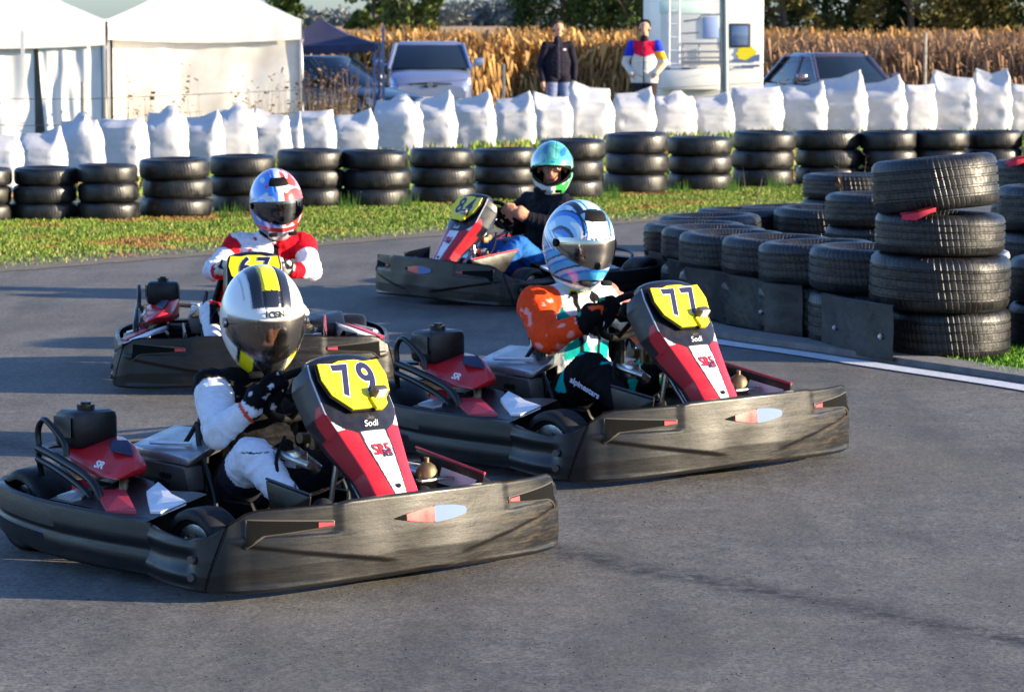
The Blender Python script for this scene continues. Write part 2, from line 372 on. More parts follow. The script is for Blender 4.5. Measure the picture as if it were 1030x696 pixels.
def make_kart():
    root = empty('racing_kart')
    # nose bumper: one wall of plastic that wraps round the front, its slots painted on as dark shade patches
    half = [(.47, .645), (.58, .672), (.70, .676), (.79, .658), (.865, .59), (.93, .44), (.97, .25), (.985, 0)]
    path = crv([(x, -y, 0) for x, y in half] + [(x, y, 0) for x, y in half[::-1][1:]], 601)
    L = [0]
    for a, b in zip(path, path[1:]): L.append(L[-1] + (b - a).length)
    mid = L[300]
    ztab = [(0, .288), (.28, .284), (.32, .277), (.56, .272), (.60, .262), (.71, .196), (.80, .178), (1, .192), (1.2, .2)]
    zb = [(0, .05), (.3, .042), (.55, .032), (.75, .03), (1.2, .04)]
    prof = [(-.055, .035), (-.03, .015), (-.012, .07), (0, .2), (.012, .40), (.012, .55), (.002, .72), (-.008, .86), (-.016, .96), (-.03, 1.0), (-.05, .985)]
    nv = 64
    def slot(u, z):
        a = abs(u)
        if .335 < a < .60:
            k = (a - .335) / .265; top = .226 + .014 * k; bot = .212 - .022 * k
            if a > .575: bot -= .03 * (a - .575) / .025
            return 0 if not bot < z < top else (2 if a < .385 else 1)
        if a < .135:
            h = .023 * math.sqrt(max(0, 1 - (a / .135) ** 2)) if u > 0 else .021 * (1 - (a / .135) ** 1.6)
            if abs(z - .216 - .0 * u) < h: return 3 if u > .02 else (4 if u > -.1 else 1)
        return 0
    mb = MB(); P = []; UV = []
    def relief(u, z):
        a = abs(u); r_ = 0
        if a > .74: r_ += -.010 * sm(.06, .10, z) * sm(.165, .13, z) * sm(.74, .80, a) * sm(1.12, 1.0, a) + .004 * math.sin(z * 95) * sm(.74, .80, a)
        k = .105 + (a - .2) * .16
        if .1 < a < .66: r_ -= .009 * sm(k + .006, k - .006, z) * sm(.1, .2, a) * sm(.66, .58, a) * sm(.03, .06, z)
        if .3 < a < .66: r_ -= .006 * sm(.188, .196, z) * sm(.3, .34, a) * sm(.66, .62, a)
        return r_
    for i, p in enumerate(path):
        t = (path[min(600, i + 1)] - path[max(0, i - 1)]).normalized(); nrm = Vector((t.y, -t.x, 0))
        u = L[i] - mid; a = abs(u); z0, z1 = lerp_tab(zb, a), lerp_tab(ztab, a); row = []; uv = []
        for j in range(nv):
            v = j / (nv - 1); 
            # even in height with a rolled rim
            if j == 0: o, vv = -.035, .05
            elif j == 1: o, vv = -.014, .0
            elif j == nv - 2: o, vv = -.011, 1.0
            elif j == nv - 1: o, vv = -.022, .95
            else:
                vv = (j - 1) / (nv - 3); o = lerp_tab([(0, -.008), (.05, .002), (.3, .006), (.55, .003), (.97, -.005), (1, -.012)], vv)
                o += .006 * noise.noise(Vector((p.x * 6, p.y * 6, vv * 1.5)))
            z = z0 + (z1 - z0) * vv
            if 1 < j < nv - 2:
                if abs(a - .70 + (z - .1) * .35) < .004: o -= .006
                o += relief(u, z)
            row.append(p + nrm * o + Vector((0, 0, z))); uv.append((u, z))
        P.append(row); UV.append(uv)
    def mf(i, j):
        if j < 2 or j > nv - 4: return 0
        u = (UV[i][j][0] + UV[i + 1][j][0]) / 2; z = (UV[i][j][1] + UV[i][j + 1][1]) / 2
        return int(slot(u, z))
    mb.grid(P)
    nb = mb.build('nose_bumper', M['bumper'], root)
    def surf(u, z, off):
        i = min(600, max(0, int(round((u + mid) / L[-1] * 600)))); t = (path[min(600, i + 1)] - path[max(0, i - 1)]).normalized(); nrm = Vector((t.y, -t.x, 0)); a = abs(u)
        z0, z1 = lerp_tab(zb, a), lerp_tab(ztab, a); vv = (z - z0) / (z1 - z0)
        o = lerp_tab([(0, -.008), (.05, .002), (.3, .006), (.55, .003), (.97, -.005), (1, -.012)], vv) + .006 * noise.noise(Vector((path[i].x * 6, path[i].y * 6, vv * 1.5)))
        return path[i] + nrm * (o + off + relief(u, z)) + Vector((0, 0, z))
    def patch(nm, us, top, bot, m, off=.0022, rim=None):
        off = off + .0022
        q = MB(); q.grid([[surf(u, bot(u), off - .004)] + [surf(u, bot(u) + (top(u) - bot(u)) * k / 4, off) for k in range(5)] + [surf(u, top(u), off - .004)] for u in us]); o = q.build(nm, m, nb)
        if rim:
            r_ = MB(); loop = [surf(u, top(u), .001) for u in us] + [surf(us[-1], bot(us[-1]), .001)] + [surf(u, bot(u), .001) for u in us[::-1]] + [surf(us[0], top(us[0]), .001)]
            r_.tube(loop, .0038, 6, closed=True); r_.build('slot_rim', rim, nb)
        return o
    lin = lambda a, b, n: [a + (b - a) * k / (n - 1) for k in range(n)]
    for sg in (-1, 1):
        top = lambda u: .226 + .016 * (abs(u) - .335) / .265; bt = lambda u: .212 - .020 * (abs(u) - .335) / .265 - (.030 * max(0, (abs(u) - .55) / .05))
        us = lin(sg * .335, sg * .60, 30); patch('slot_shade_patch', us, top, bt, M['slot'], .0022, M['bumper_edge'])  # black patch on the closed wall, painting the shade inside a slot
        us = lin(sg * .335, sg * .385, 8); patch('slot_tip', us, lambda u: top(u) - .003, lambda u: bt(u) + .003, M['pinkred'], .004)
    lens = lambda u: .022 * math.sqrt(max(0.0004, 1 - (u / .135) ** 2)); lefty = lambda u: .022 * max(.03, 1 - (abs(u) / .135) ** 1.5)
    patch('decal_tip', lin(-.132, -.095, 8), lambda u: .216 + lefty(u), lambda u: .216 - lefty(u), M['slot'], .002)
    patch('red_decal', lin(-.095, .01, 14), lambda u: .216 + lefty(u), lambda u: .216 - lefty(u), M['red'], .002)
    patch('blue_decal', lin(.01, .134, 18), lambda u: .218 + lens(u), lambda u: .214 - lens(u), M['decalblue'], .002)
    at = nb.data.attributes.new('scuff_and_shade', 'FLOAT', 'POINT')
    at.data.foreach_set('value', [.10 + .75 * sm(-.45, .40, v.co.y + .25 * noise.noise(v.co * 5)) for v in nb.data.vertices])  # scuffs fade to the right side, painting its unlit half darker
    for sgn in (-1, 1):
        for dz in (.075, .125):
            b = MB(); b.cyl((.735, sgn * .66, dz), (.742, sgn * .686, dz), .012, 14); b.build('bumper_bolt', M['guard'], root)
    # side pods
    for sg in (-1, 1):
        pth = crv([(.47, .634, 0), (.25, .662, 0), (0, .668, 0), (-.25, .655, 0), (-.42, .60, 0), (-.5, .5, 0)], 70)
        mb = MB(); P = []
        for i, p in enumerate(pth):
            t = (pth[min(69, i + 1)] - pth[max(0, i - 1)]).normalized(); nrm = Vector((-t.y, t.x, 0)); nrm = nrm if nrm.y > 0 or nrm.x < 0 else -nrm
            if i < 50 and nrm.y < 0: nrm = -nrm
            row = []; f = i / 69
            z0 = lerp_tab([(0, .03), (.4, .035), (.75, .06), (1, .09)], f); z1 = lerp_tab([(0, .203), (.5, .206), (1, .225)], f)
            hump = .012 * math.exp(-((f - .55) / .25) ** 2)
            for o, v in ((-.04, .05), (-.016, 0), (-.002, .06), (.003, .25), (.006, .40), (.000, .46), (.0, .52), (.006, .57), (.005, .7), (.002, .85), (-.001, .96), (-.009, 1.0), (-.022, .985)):
                q = p + nrm * (o + hump) + Vector((0, 0, z0 + (z1 - z0) * v)); q.y *= sg; row.append(q)
            P.append(row)
        mb.grid(P)
        # sloping deck
        def dk(x, y): return Vector((x, sg * y, .2 + (.64 - y) * .25))
        P = [[dk(x, y + (-.02 if x < .2 else 0)) + Vector((0, 0, .006 * math.sin(x * 18) * (y < .6))) for y in (.655, .62, .55, .48, .43)] + [dk(x, .41) - Vector((0, 0, .03)), dk(x, .40) - Vector((0, 0, .15))] for x in [-.07 + .54 * k / 14 for k in range(15)]]
        mb.grid(P)
        pod = mb.build('side_pod', M['bumper'], root)
        at = pod.data.attributes.new('scuff_and_shade', 'FLOAT', 'POINT'); at.data.foreach_set('value', [.14] * len(pod.data.vertices))
        def decal(nm, poly, m):
            d = MB(); nn = len(poly)
            lift = Vector((0, 0, .0085))
            c = sum((dk(*q) for q in poly), Vector()) / nn
            vs = [dk(*q) + lift for q in poly] + [c + lift + Vector((0, 0, .003))] + [dk(*q) - Vector((0, 0, .004)) for q in poly]
            d.add(vs, [(i, (i + 1) % nn, nn) for i in range(nn)] + [(i, (i + 1) % nn, nn + 1 + (i + 1) % nn, nn + 1 + i) for i in range(nn)])
            d.build(nm, m, pod, smooth=False)
        decal('red_panel', [(.06, .55), (.05, .455), (.20, .53), (.37, .615), (.26, .645)], M['pinkred'])
        decal('white_panel', [(.24, .49), (.20, .42), (.30, .455), (.35, .475), (.46, .50), (.46, .59), (.42, .60)], M['white'])
        decal('rear_fin', [(-.05, .62), (-.03, .50), (.02, .53), (.055, .60), (.04, .625)], M['silver'])
    # rear bumper
    mb = MB(); pth = crv([(-.5, -.5, 0), (-.585, -.36, 0), (-.62, 0, 0), (-.585, .36, 0), (-.5, .5, 0)], 50); P = []
    for i, p in enumerate(pth):
        t = (pth[min(49, i + 1)] - pth[max(0, i - 1)]).normalized(); nrm = Vector((-t.y, t.x, 0))
        if nrm.x > 0: nrm = -nrm
        P.append([p + nrm * o + Vector((0, 0, z)) for o, z in ((-.04, .08), (-.01, .06), (.01, .1), (.014, .15), (.004, .2), (-.01, .225), (-.04, .22))])
    mb.grid(P); rb = mb.build('rear_bumper', M['bumper'], root)
    at = rb.data.attributes.new('scuff_and_shade', 'FLOAT', 'POINT'); at.data.foreach_set('value', [.2] * len(rb.data.vertices))
    # chassis
    mb = MB()
    for sg in (-1, 1):
        mb.tube(crv([(.86, sg * .12, .07), (.6, sg * .27, .07), (.2, sg * .3, .07), (-.5, sg * .33, .08)], 30), .015, 10)
        mb.tube(crv([(.45, sg * .62, .09), (.4, sg * .45, .12), (.38, sg * .28, .07)], 14), .011, 8)
        mb.tube(crv([(-.05, sg * .62, .09), (-.02, sg * .45, .12), (-.02, sg * .3, .07)], 14), .011, 8)
        mb.tube(crv([(.9, sg * .36, .13), (.8, sg * .24, .15), (.7, sg * .2, .08)], 14), .012, 8)
    for x in (-.3, .1, .45, .7): mb.cyl((x, -.28, .07), (x, .28, .07), .013, 10)
    mb.cyl((-.33, -.55, .125), (-.33, .55, .125), .016, 12)
    mb.cyl((.55, -.46, .115), (.55, .46, .115), .012, 12)
    mb.build('chassis_frame', M['tube'], root)
    mb = MB(); mb.hull([(.88, -.11, .055), (.88, .11, .055), (.5, -.27, .055), (.5, .27, .055), (-.02, -.28, .055), (-.02, .28, .055), (.88, -.11, .062), (.88, .11, .062), (.5, -.27, .062), (.5, .27, .062), (-.02, -.28, .062), (-.02, .28, .062)], bev=0)
    mb.build('floor_tray', M['guard'], root)
    # wheels
    def wheel(x, y, r, w, steer):
        t = tyre_mesh(r * 2, w, False, 40).build('wheel', M['slick'], root); t.location = (x, y, r + .001); t.rotation_euler = (R(90), 0, R(steer))
        rm = MB(); rm.tube([(0, 0, -w * .36), (0, 0, -w * .34), (0, 0, w * .34), (0, 0, w * .36)], [r * .5, r * .6, r * .6, r * .5], 24)
        rm.cyl((0, 0, -w * .46), (0, 0, w * .46), r * .22, 14)
        for k in range(5):
            a = k * 2 * math.pi / 5; rm.cyl((r * .38 * math.cos(a), r * .38 * math.sin(a), -w * .39), (r * .38 * math.cos(a), r * .38 * math.sin(a), w * .39), r * .05, 8)
        rm.build('rim', M['steel'], t)
    for sg in (-1, 1):
        wheel(.55, sg * .50, .118, .12, 8); wheel(-.33, sg * .50, .13, .17, 0)
    # seat: thin shell with forward wings
    sp = crv([(.03, 0, .53), (.0, 0, .42), (-.03, 0, .25), (-.01, 0, .13), (.08, 0, .08), (.22, 0, .085), (.37, 0, .13)], 30)
    def seat_surf(off):
        P = []
        for i, p in enumerate(sp):
            d = (sp[min(29, i + 1)] - sp[max(0, i - 1)]).normalized(); nrm = Vector((-d.z, 0, d.x)); f = i / 29
            w = lerp_tab([(0, .15), (.15, .19), (.6, .2), (1, .185)], f); wing = lerp_tab([(0, .06), (.15, .14), (.45, .17), (.8, .11), (1, .06)], f)
            P.append([p + Vector((0, 1, 0)) * (w * math.sin(t * math.pi / 2) + off * (1 if t > 0 else -1) * abs(t)) + nrm * (wing * abs(t) ** 2.6 - off * (1 - abs(t))) for t in [k / 8 for k in range(-8, 9)]])
        return P
    mb = MB(); A = seat_surf(0); B = seat_surf(.006); mb.grid(A); mb.grid(B)
    seat = mb.build('seat', M['matte'], root)
    rim = MB(); edge = [r[0] for r in A] + A[-1][1:-1] + [r[-1] for r in A[::-1]] + A[0][1:-1][::-1]
    rim.tube(edge, .009, 8, closed=True); rim.build('seat_edge', M['black'], seat)
    for sg in (-1, 1):
        st = MB(); st.tube(crv([(.13, sg * .225, .42), (.16, sg * .235, .33), (.24, sg * .245, .22), (.30, sg * .27, .08)], 14), .009, 8)
        st.tube(crv([(.13, sg * .225, .42), (.06, sg * .25, .3), (0, sg * .27, .09)], 12), .008, 8)
        st.build('seat_stay', M['tube'], root)
    # engine side: tank, red cover, silver deck, guard tubes
    mb = MB(); mb.box((-.16, -.44, .395), (.125, .165, .115), bev=.022); tk = mb.build('fuel_tank', M['black'], root)
    mb = MB(); mb.cyl((-.16, -.44, .45), (-.16, -.44, .468), .028, 16); mb.cyl((-.16, -.44, .468), (-.16, -.44, .476), .016, 12); mb.build('filler_cap', M['black'], tk)
    mb = MB(); mb.box((-.16, -.527, .405), (.09, .004, .06)); mb.build('tank_sticker', M['guard'], tk)
    mb = MB(); mb.hull([(-.20, -.5, .335), (-.08, -.36, .372), (-.22, -.36, .355), (.04, -.40, .365), (.155, -.47, .30), (.14, -.53, .272), (-.03, -.545, .27), (-.17, -.52, .33), (.12, -.40, .30), (-.1, -.36, .27), (.1, -.40, .27), (-.2, -.40, .28)], bev=.008)
    ec = mb.build('engine_cover', M['red'], root)
    mb = MB(); mb.hull([(-.02, -.445, .372), (.03, -.41, .374), (.1, -.44, .343), (.03, -.48, .345), (-.02, -.445, .36), (.1, -.44, .33)], bev=.003); mb.build('cover_stripe', M['navy'], ec)
    text_obj('cover_lettering', 'SR', .032, M['white'], (.05, -.525, .305), (1, .25, -.12), (-.1, .45, .9), ec, off=.012, bold=.03, shear=.3)
    mb = MB()
    mb.hull([(-.12, -.30, .335), (.20, -.31, .325), (.23, -.27, .345), (.12, -.10, .385), (-.14, -.12, .38), (-.12, -.30, .30), (.2, -.31, .30), (.12, -.1, .33), (-.14, -.12, .33)], bev=.006)
    dk_ = mb.build('exhaust_shield', M['silver'], root)
    mb = MB(); mb.hull([(-.02, -.301, .357), (.0, -.31, .352), (.16, -.27, .362), (.15, -.26, .366), (-.02, -.301, .345), (.15, -.26, .35)], bev=0); mb.build('shield_stripe', M['white'], dk_)
    mb = MB(); mb.hull([(-.10, -.315, .298), (.19, -.32, .296), (.19, -.30, .22), (-.05, -.30, .2), (-.10, -.25, .298), (.19, -.25, .296), (.19, -.24, .22), (-.05, -.25, .2)], bev=.004)
    mb.build('engine_bracket', M['guard'], root)
    mb = MB(); 
    for x in (.075, .105): mb.cyl((x, -.326, .262), (x, -.30, .262), .0085, 12)
    mb.build('bracket_holes', M['matte'], root)
    mb = MB(); mb.box((-.02, -.36, .16), (.2, .17, .17), bev=.015)
    for k in range(6): mb.box((-.02, -.36, .10 + k * .027), (.23, .2, .006))
    mb.cyl((-.10, -.47, .2), (.05, -.47, .2), .045, 16); mb.cyl((.06, -.42, .24), (.09, -.52, .22), .03, 14)
    mb.build('engine', M['matte'], root)
    mb = MB(); mb.cyl((-.03, -.53, .22), (-.03, -.555, .22), .038, 16); mb.box((.01, -.54, .2), (.05, .02, .05), bev=.005); mb.build('recoil_starter', M['red'], root)
    mb = MB(); mb.tube(crv([(.08, -.46, .27), (.13, -.5, .24), (.12, -.5, .17), (.05, -.48, .13)], 14), .014, 10); mb.build('exhaust_pipe', M['brass'], root)
    mb = MB()
    mb.tube(crv([(-.24, -.56, .33), (-.245, -.56, .39), (-.215, -.56, .425), (-.17, -.56, .41), (-.10, -.56, .365), (-.085, -.56, .325)], 22), .010, 10)
    mb.tube(crv([(-.24, -.565, .335), (-.12, -.57, .315), (.05, -.575, .275), (.11, -.575, .235), (.12, -.57, .17), (.11, -.56, .12)], 24), .013, 10)
    mb.tube(crv([(-.25, -.56, .30), (-.12, -.565, .275), (.02, -.57, .235), (.07, -.57, .2), (.08, -.56, .13)], 24), .011, 10)
    mb.tube(crv([(-.24, -.56, .33), (-.27, -.54, .28), (-.27, -.5, .18), (-.25, -.4, .1)], 16), .010, 8)
    mb.tube(crv([(-.26, -.55, .31), (-.35, -.45, .32), (-.42, -.25, .3), (-.42, .25, .28), (-.3, .42, .22)], 26), .010, 8)
    mb.build('engine_guard', M['tube'], root)
    # left side machinery
    mb = MB(); mb.hull([(-.15, .26, .30), (.12, .28, .27), (.12, .46, .25), (-.15, .46, .3), (-.15, .26, .2), (.12, .28, .18), (.12, .46, .18), (-.15, .46, .18)], bev=.015)
    mb.build('battery_box', M['black'], root)
    # steering
    mb = MB(); mb.cyl((.385, 0, .51), (.74, 0, .13), .010, 10); mb.tube([(.60, -.09, .12), (.62, -.06, .36), (.62, .06, .36), (.60, .09, .12)], .009, 8)
    mb.build('steering_column', M['steel'], root)
    c = Vector((.372, 0, .525)); ax = Vector((.58, 0, .81)); ay = Vector((0, 1, 0)); mb = MB(); P = []
    for k in range(40):
        a = 2 * math.pi * k / 40; r_ = .125 + .01 * math.cos(2 * a); P.append(c + ay * r_ * math.cos(a) + ax * (r_ - .03 * (math.sin(a) > .3)) * math.sin(a))
    mb.tube(P, .0135, 10, closed=True)
    for a in (R(0), R(180), R(270)): mb.tube([c - Vector((-.02, 0, .02)), c + ay * .13 * math.cos(a) + ax * .13 * math.sin(a)], .009, 8)
    mb.hull([c + ay * sx * .045 + ax * sz * .035 + Vector((-.81, 0, .58)) * q for sx in (-1, 1) for sz in (-1, 1) for q in (-.015, .02)], bev=.006)
    mb.build('steering_wheel', M['matte'], root)
    for sg in (-1, 1):
        mb = MB(); mb.tube(crv([(.72, sg * .14, .08), (.74, sg * .14, .14), (.73, sg * .14, .21)], 8), .007, 8); mb.box((.73, sg * .14, .205), (.010, .06, .035), bev=.004)
        mb.build('pedal', M['guard'], root)
        fin = MB(); xs_ = .50 if sg > 0 else .64; zs_ = .283 + (.84 - xs_) * .13; fin.hull([(xs_, sg * .345, zs_), (.84, sg * .335, .283), (.82, sg * .33, .20), (max(.60, xs_ + .02), sg * .34, .20), (xs_, sg * .335, zs_), (.84, sg * .325, .283), (.82, sg * .32, .20), (max(.60, xs_ + .02), sg * .33, .20)], bev=.004)
        fo = fin.build('inner_fin', M['black'], root)
        e = MB(); e.tube([(xs_, sg * .34, zs_ + .005), (.84, sg * .33, .288)], .0045, 8); e.build('fin_edge', M['pinkred'] if sg > 0 else M['tube'], fo)
        if sg > 0:
            w_ = MB(); w_.hull([(.64, .3265 + d_, .285) for d_ in (0, .004)] + [(.81, .3215 + d_, .265) for d_ in (0, .004)] + [(.79, .3215 + d_, .225) for d_ in (0, .004)] + [(.62, .3275 + d_, .235) for d_ in (0, .004)], bev=0); w_.build('fin_panel', M['white'], fo)
    mb = MB(); mb.tube([(.66, .25, .225), (.66, .25, .23), (.66, .25, .285), (.66, .25, .30), (.66, .25, .31)], [.030, .033, .033, .026, .012], 18); mb.cyl((.66, .25, .31), (.66, .25, .325), .008, 10); mb.build('brake_reservoir', M['brass'], root)
    mb = MB(); mb.cyl((.47, -.09, .395), (.47, .03, .385), .017, 14); mb.cyl((.49, -.05, .36), (.49, -.05, .41), .014, 12); mb.box((.50, 0, .37), (.04, .07, .035), bev=.006); mb.build('steering_bracket', M['brass'], root)
    mb = MB(); mb.box((.70, .25, .262), (.03, .13, .010), bev=.003); mb.cyl((.5, .16, .30), (.56, .3, .26), .018, 12); mb.box((.52, -.14, .34), (.06, .05, .05), bev=.008); mb.cyl((.44, -.17, .36), (.6, -.15, .33), .012, 10)
    mb.cyl((.5, -.13, .36), (.52, -.06, .30), .02, 12); mb.box((.55, .04, .3), (.05, .1, .05), bev=.01)
    mb.build('brake_linkage', M['steel'], root)
    for cp in ([(.45, -.13, .40), (.5, -.2, .33), (.56, -.2, .2), (.62, -.2, .12)], [(.5, .13, .42), (.58, .2, .33), (.7, .2, .2)]):
        mb = MB(); mb.tube(crv(cp, 14), .006, 6); mb.build('cable', M['matte'], root)
    # front fairing
    ns = 181; cen = crv([(x, 0, z) for x, z in FC], ns); mb = MB(); P = []; C = []
    DN = (.006, .006, .012); RD = (.55, .012, .025); WH = (.78, .76, .82)
    for i, p in enumerate(cen):
        s = i / (ns - 1); d = (cen[min(ns - 1, i + 1)] - cen[max(0, i - 1)]).normalized(); nrm = Vector((-d.z, 0, d.x))
        w = lerp_tab(FW, s); dep = lerp_tab([(0, .01), (.12, .05), (.3, .095), (.6, .085), (.8, .06), (1, .05)], s); row = []; cc = []
        for k in range(-60, 61):
            t = k / 60; a = abs(t)
            if a < .68: q = a / .68; y = w * q * .97; o = -.018 * q ** 2.5
            else: q = (a - .68) / .32; y = w * (.97 + .12 * math.sin(q * math.pi / 2)); o = -.018 - dep * q
            if .28 < s < .33 or a > .3 and s < .5 and a < .6: pass
            row.append(p + Vector((0, 1 if t > 0 else -1, 0)) * y + nrm * o)
            wy = w * min(a / .68, 1)
            stripe = lerp_tab([(.6, .050), (.66, .048), (.92, .022), (.955, .0)], s)
            bib = lerp_tab([(.3, .2), (.5, .13), (.55, .10), (.585, .06), (.605, 0)], s)
            if a > .70 and .30 < s < .56 and a < .70 + .16 * sm(.36, .50, s): c_ = RD if s > .42 else DN
            elif s < .56 and a > .70: c_ = DN
            elif s > .585 and s < .955 and wy < stripe * .92 and a < .68: c_ = WH
            elif s > .585 and s < .97 and wy < stripe * 1.12 and a < .68: c_ = (.05, .01, .015)
            elif wy < bib and a < .68: c_ = DN
            elif s < .47: c_ = WH if (.60 < a < .70 and s > .2) else DN
            elif a < .68: c_ = RD if (s > .56 or a < .5) else WH if a > .5 and s < .56 else RD
            elif a < .95: c_ = (.42, .010, .022)
            else: c_ = DN
            cc.append(c_)
        P.append(row); C.append(cc)
    mb.grid(P, cols=C)
    fair = mb.build('front_fairing', M['attr'], root, colors=True)
    O = Vector((.626, 0, .562)); dn = Vector((.12, 0, -.155)).normalized(); up = -dn; nn = Vector((.79, 0, .61))
    mb = MB(); PL = [(-.122, .02), (-.112, .075), (-.06, .072), (-.03, .080), (.03, .080), (.06, .072), (.112, .075), (.122, .02), (.108, -.035), (.055, -.088), (-.055, -.088), (-.108, -.035)]
    mb.prism([O + Vector((0, u, 0)) + up * v + nn * .008 for u, v in PL], nn * .006)
    plate = mb.build('number_plate', M['yellow'], root, smooth=False)
    mb = MB(); mb.prism([O + Vector((0, u * 1.06, 0)) + up * v * 1.07 + nn * .002 for u, v in PL], nn * .005); mb.build('plate_backing', M['matte'], plate, smooth=False)
    mb = MB(); mb.box((0, 0, 0), (.03, .052, .045), rot=Matrix.Rotation(R(38), 3, 'Y'), bev=.008); lm = mb.build('transponder', M['guard'], root); lm.location = O + Vector((0, .052, 0)) + up * -.048 + nn * .025
    mb = MB(); mb.box((.016, 0, 0), (.006, .035, .03), rot=Matrix.Rotation(R(38), 3, 'Y'), bev=.002); mb.v = [tuple(v) for v in mb.v]; mb.build('lens', M['lamp'], lm)
    mb = MB(); mb.prism([O + Vector((0, .03 + u, 0)) + up * v + nn * .012 for u, v in ((-.01, -.06), (.045, -.055), (.04, -.085), (.02, -.10), (-.005, -.098))], nn * .012); mb.build('plate_clip', M['yellow'], plate, smooth=False)
    def on_fair(s, off=.0):
        i = int(s * (ns - 1)); d = (cen[i + 1] - cen[i - 1]).normalized(); n_ = Vector((-d.z, 0, d.x)); return cen[i] + n_ * off, -d, n_
    p, u, n_ = on_fair(.555); text_obj('script_lettering', 'Sodi', .030, M['white'], p + Vector((0, .0, 0)), (0, 1, 0), u, fair, off=.002, bold=.0, shear=.35)
    p, u, n_ = on_fair(.69); text_obj('model_lettering', 'SR5', .052, M['red'], p, (0, 1, -.0), u, fair, off=.0025, bold=.02, squeeze=.8)
    p, u, n_ = on_fair(.715); text_obj('model_lettering', 'RS', .034, M['navy'], p + Vector((0, .012, 0)), (0, 1, 0), u, fair, off=.003, bold=.02)
    p, u, n_ = on_fair(.88); mb = MB(); mb.cyl(p - n_ * .002, p + n_ * .006, .007, 12); mb.build('fairing_bolt', M['matte'], fair)
    mb = MB(); p, u, n_ = on_fair(.28)
    mb.prism([p + Vector((0, -.05, 0)) + u * .0, p + Vector((0, .0, 0)), p + Vector((0, .0, 0)) + u * .018, p + Vector((0, -.05, 0)) + u * .018], n_ * .004); mb.prism([p + Vector((0, .0, 0)), p + Vector((0, .05, 0)), p + Vector((0, .05, 0)) + u * .018, p + Vector((0, .0, 0)) + u * .018], n_ * .0038, 1)
    mb.build('top_sticker', [M['white'], M['pinkred']], fair, smooth=False)
    return root, plate, (O, up, nn)

KART, _plate, PF = make_kart()
def kart_at(px, py, heading, s, off, digits, label, first=False, dcol='navy', squash=1.0):
    """px,py: where the nose tip meets the ground"""
    F, Lf = hdg(heading)
    p = W(px, py)
    loc = p - F * off * s
    k = KART if first else copy_tree(KART)
    k.location = loc; k.rotation_euler = (0, 0, -R(heading)); k.scale = (s, s, s)
    tag(k, label, 'racing kart', 'rental racing karts on the track')
    return k, loc
KARTS = []
def add_digits(k, digits):
    O, up, nn = PF
    pl = [c for c in k.children if c.name.startswith('number_plate')][0]
    for t, y in zip(digits, (-.042, .045)):
        text_obj('digit', t, .150, M['white'], O + Vector((0, y, 0)) + up * .006 + nn * .0145, (0, 1, 0), up, pl, bold=.045, depth=.0006, squeeze=.82)
        text_obj('digit', t, .150, M['navy'], O + Vector((0, y, 0)) + up * .006 + nn * .0158, (0, 1, 0), up, pl, bold=.022, depth=.0008, squeeze=.82)

